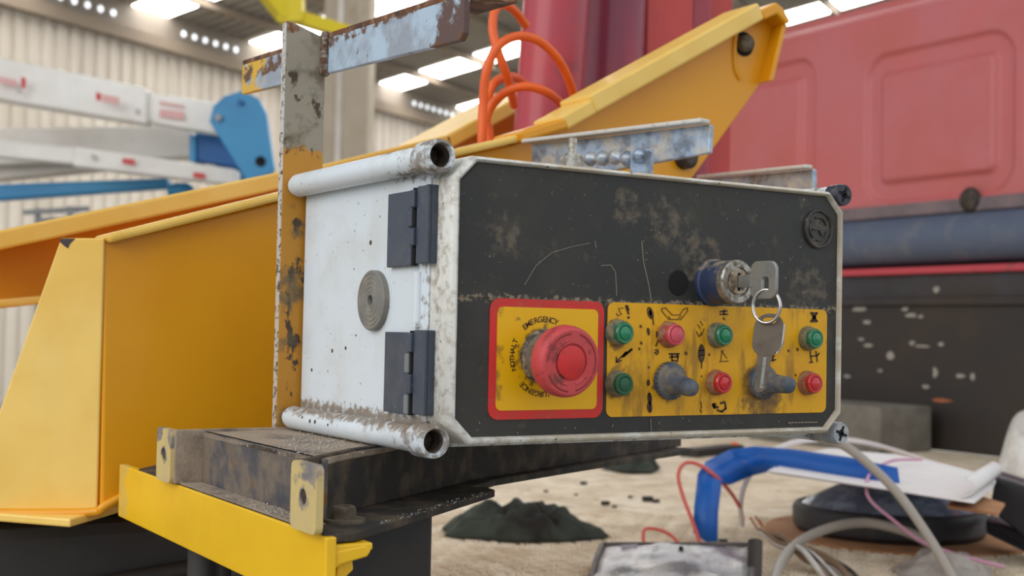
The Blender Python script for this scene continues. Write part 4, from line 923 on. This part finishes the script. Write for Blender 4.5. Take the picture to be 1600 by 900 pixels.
v, f = plate_with_hole(bow, slot, ko, ktilt, ez, .0024); mk('bow', v, f, 'key_steel', kk, bevel=.0004)
box('blade', kc.x - .0009, kc.x + .0009, kc.y - .0370, kc.y - .0240, kc.z - .0036, kc.z + .0040, 'key_steel', kk, .0003)
hc = ko + ktilt * .0122 + ez * (-.0058)                    # where the ring hangs in the slot
rc = hc + Vector((0, 0, -.0098)); r0 = .0096
e1 = (CR * .42 + Vector((0, -1, 0)) * .60); e1.z = 0; e1.normalize()
pts = [rc + e1 * (r0 * .92 * math.cos(t)) + ez * (r0 * 1.05 * math.sin(t)) for t in [k * 2 * math.pi / 48 for k in range(49)]]
gs = []
V, Fc = tubeg([p + e1.cross(ez) * .0005 for p in pts], .00085, 10, 1, False); gs.append((V, Fc)); gs.append(tubeg([p - e1.cross(ez) * .0007 for p in pts], .00085, 10, 1, False))
tag(mk('key_ring', *join(*gs), 'ring_steel', smooth=60), 'bright steel split ring hanging from the lock key', 'key ring')
k2 = thing('key', rc + Vector((0, 0, -.055)), 'dull steel key dangling from the split ring over the button label', 'key')
e2 = (CR * .95 + Vector((0, -.25, 0))); e2.z = 0; e2.normalize(); dn = Vector((0, 0, 1)) + e2 * .10; dn.normalize()
k0 = rc + Vector((.003, 0, -.0068))                           # top of the hanging bow
bow = [(a, b) for a, b in rrect(-.0088, .0088, -.0235, .0025, .0082, 9)]; hole = rrect(-.0040, .0040, -.0035, .0, .0016, 6)
v, f = plate_with_hole(bow, hole, k0, e2, dn, .0022); mk('bow', v, f, 'key_dull', k2, bevel=.0004)
tp = lambda a, b: k0 + e2 * a + dn * b
bl = prism('blade', [tp(x, z) - e2.cross(dn) * .001 for x, z in ((-.0052, -.0215), (.0046, -.0215), (.0034, -.0275), (.0032, -.039), (.0020, -.041), (.0026, -.043), (.0008, -.045), (-.0022, -.046), (-.0042, -.044), (-.0042, -.0275))], e2.cross(dn) * .002, 'key_dull', k2, .0003)
prism('groove', [tp(x, z) + e2.cross(dn) * s for x, z, s in ((-.0012, -.024, -.0013), (.0008, -.024, -.0013), (.0008, -.043, -.0013), (-.0012, -.043, -.0013))], e2.cross(dn) * .0026, 'key_steel', bl)
tube('bright_edge', [tp(.0086, -.004), tp(.0089, -.010), tp(.0088, -.016), tp(.0066, -.0215)], .0010, 'ring_steel', k2, 8, 4)

# ================================================================== CLUTTER ON THE BED
hx, hy_ = CR.copy(), CF.copy(); hx.z = 0; hy_.z = 0; hx.normalize(); hy_.normalize()
def deck(px, py, up=0.0): return P(px, py, 'z', ZD + up)
def cloth(name, c, a, b, hgt, seed, label, mn, rot=0.0, fold=5.0):
    n = 46; V = []; Fc = []; idx = {}
    e1 = hx * math.cos(rot) + hy_ * math.sin(rot); e2_ = -hx * math.sin(rot) + hy_ * math.cos(rot)
    for i in range(n + 1):
        for j in range(n + 1):
            u, v_ = i / n * 2 - 1, j / n * 2 - 1; rr = math.hypot(u, v_); an = math.atan2(v_, u)
            lim = 1 - .22 * (noise.noise(Vector((math.cos(an) * 1.6, math.sin(an) * 1.6, seed))) + .4)
            k = max(abs(u), abs(v_)); s_ = (k / rr if rr > 1e-6 else 1) * lim          # square grid to a ragged disc
            x, y = u * s_, v_ * s_; e = max(0, 1 - k ** 2.8)
            r1 = 1 - abs(noise.noise(Vector((u * fold * .5 + seed, v_ * fold * .3, seed)))) * 2
            z = hgt * e * (.45 + .55 * r1) + hgt * .22 * e * noise.noise(Vector((u * 5, v_ * 5, seed + 4)))
            V.append(c + e1 * (x * a) + e2_ * (y * b) + Vector((0, 0, max(z, .0) + .0052)))
    for i in range(n):
        for j in range(n): q_ = i * (n + 1) + j; Fc.append((q_, q_ + 1, q_ + n + 2, q_ + n + 1))
    return tag(mk(name, V, Fc, mn, smooth=80, solid=.0025), label, 'rag' if mn == 'cloth_dark' else 'bag')
cloth('rag', deck(812, 838), .135, .10, .046, 2.3, 'dark green crumpled rag on the truck bed below the box', 'cloth_dark', .1)
cloth('rag', deck(985, 733), .07, .12, .045, 7.1, 'small dark scrap of cloth further back on the truck bed', 'cloth_dark')
# reel on cardboard
rc_ = deck(1388, 836); rc_.z = ZD
cd = lathe('cardboard_disc', rc_ + hx * .02, (0, 0, 1), [(0, 0), (.205, 0), (.205, .006), (0, .006)], 'cardboard', None, 48); tag(cd, 'round brown cardboard sheet under the black reel', 'cardboard')
rl = thing('cable_reel', rc_ + Vector((0, 0, .006)), 'black reel wrapped in clear film lying on cardboard', 'reel')
o = rc_ + Vector((0, 0, .006))
lathe('rim', o, (0, 0, 1), [(0, 0), (.136, 0), (.143, .008), (.144, .032), (.140, .039), (.132, .041), (.124, .038), (.118, .028), (0, .02)], 'reel_black', rl, 64)
V = []; Fc = []; n = 40
for i in range(13):
    for k in range(n):
        a = 2 * math.pi * k / n; r = .138 * i / 12; z = .034 + .052 * (1 - (i / 12) ** 1.6) + .009 * noise.noise(Vector((r * 22 * math.cos(a), r * 22 * math.sin(a), 3.0)))
        if i == 12: z = .037
        V.append(o + Vector((r * math.cos(a), r * math.sin(a), z)))
for i in range(12):
    for k in range(n): q_ = (k + 1) % n; Fc.append((i * n + k, i * n + q_, i * n + n + q_, i * n + n + k))
mk('clear_film', V, Fc, 'film_gleam', rl, smooth=30)
prism('paper_label', [o + hx * a + hy_ * b + Vector((0, 0, .072)) for a, b in ((.02, -.105), (.10, -.092), (.095, -.068), (.02, -.078))], (0, 0, .001), 'paper_edge', rl)
lathe('hub', o, (0, 0, 1), [(0, .03), (.045, .03), (.045, .06), (.03, .064), (0, .064)], 'reel_black', rl, 32)
cdd = [P(x, y, 'z', ZD + .094) for x, y in ((1500, 768), (1570, 790), (1560, 806), (1480, 794))]
tag(prism('cardboard_flap', cdd, (0, 0, .003), 'cardboard'), 'brown cardboard flap sticking out below the white papers', 'cardboard')
# papers
ZP = ZD + .101
pp_ = [(1203, 738), (1245, 712), (1300, 702), (1400, 712), (1480, 728), (1556, 748), (1552, 764), (1522, 786)]
pw = thing('paper_stack', P(1380, 745, 'z', ZP), 'stack of white printed papers lying on the wrapped reel', 'papers')
for k in range(5): prism('sheet', [P(x + random.uniform(-4, 4), y + random.uniform(-1.0, 1.0), 'z', ZP + k * .0022) for x, y in pp_], (0, 0, .0016), 'paper_white' if k > 1 else 'paper_edge', pw)
e_ = [P(x, y, 'z', ZP + .012) for x, y in ((1512, 778), (1530, 756), (1556, 748))]
V = []; Fc = []
for k in range(8):
    t = k / 7; a = math.pi * .9 * t; dd = hx * (.018 * math.sin(a)) + Vector((0, 0, .012 * (1 - math.cos(a))))
    V += [e_[0] - hx * .01 + dd, e_[2] - hx * .01 + dd]
for k in range(7): Fc.append((2 * k, 2 * k + 1, 2 * k + 3, 2 * k + 2))
mk('curled_corner', V, Fc, 'paper_white', pw, smooth=60, solid=.001)
# blue strip, bent twice
bs_ = [[(1083, 832), (1121, 860), 1.86], [(1085, 790), (1122, 800), 1.88], [(1090, 742), (1128, 752), 1.92], [(1102, 722), (1140, 757), 1.95], [(1140, 703), (1176, 743), 1.98], [(1180, 697), (1204, 736), 1.95], [(1240, 702), (1250, 740), 1.88], [(1330, 715), (1335, 756), 1.78], [(1402, 731), (1406, 762), 1.72]]
V = []; 
for a, b, d in bs_: V += [D(*a, d), D(*b, d - .02)]
Fc = [(2 * k, 2 * k + 1, 2 * k + 3, 2 * k + 2) for k in range(len(bs_) - 1)]
tag(mk('plastic_strip', V, Fc, 'blue_plastic', smooth=60, solid=.003), 'bright blue plastic strip bent over and resting on the papers', 'strip')
# cables
def cab(name, px, r, mn, label):
    return tag(tube(name, [D(x, y, d) for x, y, d in px], r, mn, None, 10, 8), label, 'cable')
cab('cable', [(1160, 822, 2.0), (1157, 785, 1.98), (1168, 748, 1.98), (1196, 712, 2.0), (1238, 692, 2.04), (1290, 686, 2.1), (1345, 690, 2.2), (1405, 706, 2.3), (1470, 728, 2.35)], .0042, 'cable_white', 'white cable arching from the bed over the blue strip')
cab('cable', [(1270, 680, 1.66), (1318, 696, 1.62), (1360, 728, 1.60), (1402, 770, 1.58), (1440, 822, 1.56), (1470, 870, 1.54), (1500, 925, 1.52)], .0058, 'cable_grey', 'thick grey cable running down past the reel to the lower frame edge')
cab('cable', [(1205, 925, 1.54), (1220, 880, 1.63), (1250, 846, 1.70), (1300, 824, 1.74), (1350, 817, 1.76), (1400, 826, 1.74), (1440, 842, 1.72), (1474, 868, 1.70)], .0066, 'cable_grey', 'grey cable bowed in a low arch before the black reel')
cab('wire', [(1440, 718, 1.96), (1395, 720, 1.9), (1362, 738, 1.76), (1354, 762, 1.69), (1362, 784, 1.67), (1395, 812, 1.66), (1440, 846, 1.65), (1500, 868, 1.64), (1570, 886, 1.63)], .0023, 'cable_pink', 'thin pink wire looping over the papers and the reel')
cab('wire', [(1096, 856, 1.82), (1082, 815, 1.86), (1066, 772, 1.9), (1060, 742, 1.92), (1070, 724, 1.94), (1092, 726, 1.94), (1120, 746, 1.92), (1142, 770, 1.94), (1156, 792, 1.98)], .0028, 'wire_red', 'thin red wire looped in front of the blue strip')
cab('wire', [(1006, 856, 1.80), (1007, 828, 1.82), (1030, 828, 1.82), (1050, 838, 1.82), (1066, 856, 1.80)], .0024, 'wire_red', 'short red wire curling up behind the plastic tray')
# frayed wires
wbn = thing('wire_bundle', deck(1250, 870), 'frayed bundle of dark wires with bare copper ends on the bed', 'wires')
random.seed(21)
for k in range(11):
    o1 = random.uniform(-10, 10); o2 = random.uniform(-30, 30)
    px = [(1196 + o1, 834 + o1 * .8, 1.72), (1225 + o1, 846 + random.uniform(-6, 8), 1.70), (1262 + o2 * .4, 866 + random.uniform(-8, 8), 1.66), (1300 + o2, 892 + random.uniform(-8, 4), 1.62), (1330 + o2, 930, 1.52)]
    tube('wire', [D(x, y, d) for x, y, d in px], random.uniform(.0022, .0042), random.choice(('wire_black', 'wire_brown', 'wire_black', 'bag_white')), wbn, 8, 6)
for (x, y) in ((1172, 808), (1180, 806), (1186, 812)): tube('copper_end', [D(x, y, 1.74), D(x + 10, y + 16, 1.735), D(x + 22, y + 30, 1.73)], .0014, 'wire_copper', wbn, 6, 4)
tag(tube('black_post', [D(1180, 846, 1.60), D(1178, 930, 1.56)], .009, 'wire_black', None, 10, 1, False), 'short black rod standing at the right of the plastic tray', 'rod')
# plastic tray
ty = thing('plastic_tray', D(1040, 905, 1.55), 'cloudy clear plastic tray with a dark rim at the lower frame edge', 'tray')
fr = [D(918, 925, 1.50), D(1172, 925, 1.50)]; bk = [D(940, 852, 1.66), D(1178, 852, 1.66)]
V = []; Fc = []; n = 14
for i in range(n + 1):
    for j in range(n + 1):
        u, v_ = i / n, j / n
        a = fr[0].lerp(fr[1], u); b = bk[0].lerp(bk[1], u); p = a.lerp(b, v_); p = p + Vector((0, 0, .012 * math.sin(math.pi * u) * math.sin(math.pi * v_) + .006 * noise.noise(Vector((u * 6, v_ * 6, 2)))))
        V.append(p)
for i in range(n):
    for j in range(n): q_ = i * (n + 1) + j; Fc.append((q_, q_ + 1, q_ + n + 2, q_ + n + 1))
mk('clear_lid', V, Fc, 'tray_clear', ty, smooth=60, solid=.002)
tube('rim', [fr[0], bk[0].lerp(fr[0], .1), bk[0].lerp(bk[1], .06), bk[0].lerp(bk[1], .5), bk[0].lerp(bk[1], .95), bk[1].lerp(fr[1], .1), fr[1]], .004, 'tray_rim', ty, 10, 6)
prism('tape_patch', [D(970, 852, 1.64), D(996, 850, 1.64), D(996, 866, 1.63), D(970, 868, 1.63)], -CF * .003, 'tape_pale', ty)
prism('tape_patch', [D(1016, 852, 1.64), D(1029, 851, 1.64), D(1029, 861, 1.63), D(1016, 862, 1.63)], -CF * .003, 'bag_white', ty)
tube('clip', [D(1108, 862, 1.62), D(1106, 880, 1.58), D(1107, 905, 1.54)], .003, 'slot_black', ty, 8, 4); tube('clip', [D(1064, 856, 1.63), D(1064, 866, 1.62)], .003, 'slot_black', ty, 8, 1, False)
box('walls', 0, 1, 0, 1, 0, 1, 'tray_clear', ty) if False else None
v, f = join(prismg([fr[0], fr[1], Vector((fr[1].x, fr[1].y, ZD)), Vector((fr[0].x, fr[0].y, ZD))], hy_ * .002), prismg([bk[0], bk[1], Vector((bk[1].x, bk[1].y, ZD)), Vector((bk[0].x, bk[0].y, ZD))], hy_ * .002)); mk('side_wall', v, f, 'tray_clear', ty)
# black case, white bag, clear bag, crumbs
bx_ = thing('black_case', deck(1600, 860), 'black plastic case at the right frame edge below the white bag', 'case')
tops = [D(1556, 742, 1.80), D(1660, 776, 1.66), D(1640, 870, 1.66), D(1546, 797, 1.80)]
prism('lid', tops, hy_ * .07 + hx * .03, 'box_black', bx_, .004)
lows = [D(1540, 812, 1.84), D(1660, 850, 1.70), D(1660, 892, 1.68), D(1540, 834, 1.82)]
prism('body', lows, hy_ * .07 + hx * .03, 'box_black', bx_, .004)
mat('bag_cloudy', S(206, 200, 192), .3, alpha=.7, layers=[dict(c=S(180, 172, 164), s=14, t=.5, w=.1)], bump=(40, .6))
wbg = cloth('crumpled_bag', deck(1620, 745), .10, .10, .15, 4.4, 'white crumpled bag behind the black case at the right edge', 'bag_white', .3, 3.0)
cloth('crumpled_bag', deck(1475, 900), .075, .05, .028, 9.2, 'cloudy clear plastic bag under the grey cables at the lower edge', 'bag_cloudy', .2, 4.0)
random.seed(13)
gs = []
for (px, py, s) in ((912, 758, .006), (946, 790, .007), (985, 779, .004), (1012, 784, .009), (1025, 786, .006), (853, 770, .004), (1130, 850, .006), (960, 794, .004), (1044, 708, .008), (900, 775, .003), (870, 800, .003)):
    c = deck(px, py) + Vector((0, 0, s * .48 + .001)); gs.append(beamg(c - hx * s, c + hx * s + hy_ * s * .4, (0, 0, 1), s * 1.0, s * .9))
tag(mk('debris_crumbs', *join(*gs), 'crumb_dark'), 'small dark crumbs of debris strewn over the bed', 'debris', kind='stuff')
ps = thing('dark_scrap', deck(1095, 705), 'dark metal scrap with an orange tip just below the box edge', 'scrap')
beam('bar', deck(1075, 708, .01), deck(1150, 700, .01), (0, 0, 1), .05, .02, 'crumb_dark', ps, .003); lathe('orange_tip', deck(1148, 699, .012), hx, [(0, -.01), (.012, -.01), (.014, 0), (.01, .012), (0, .014)], 'hose_orange', ps, 14)
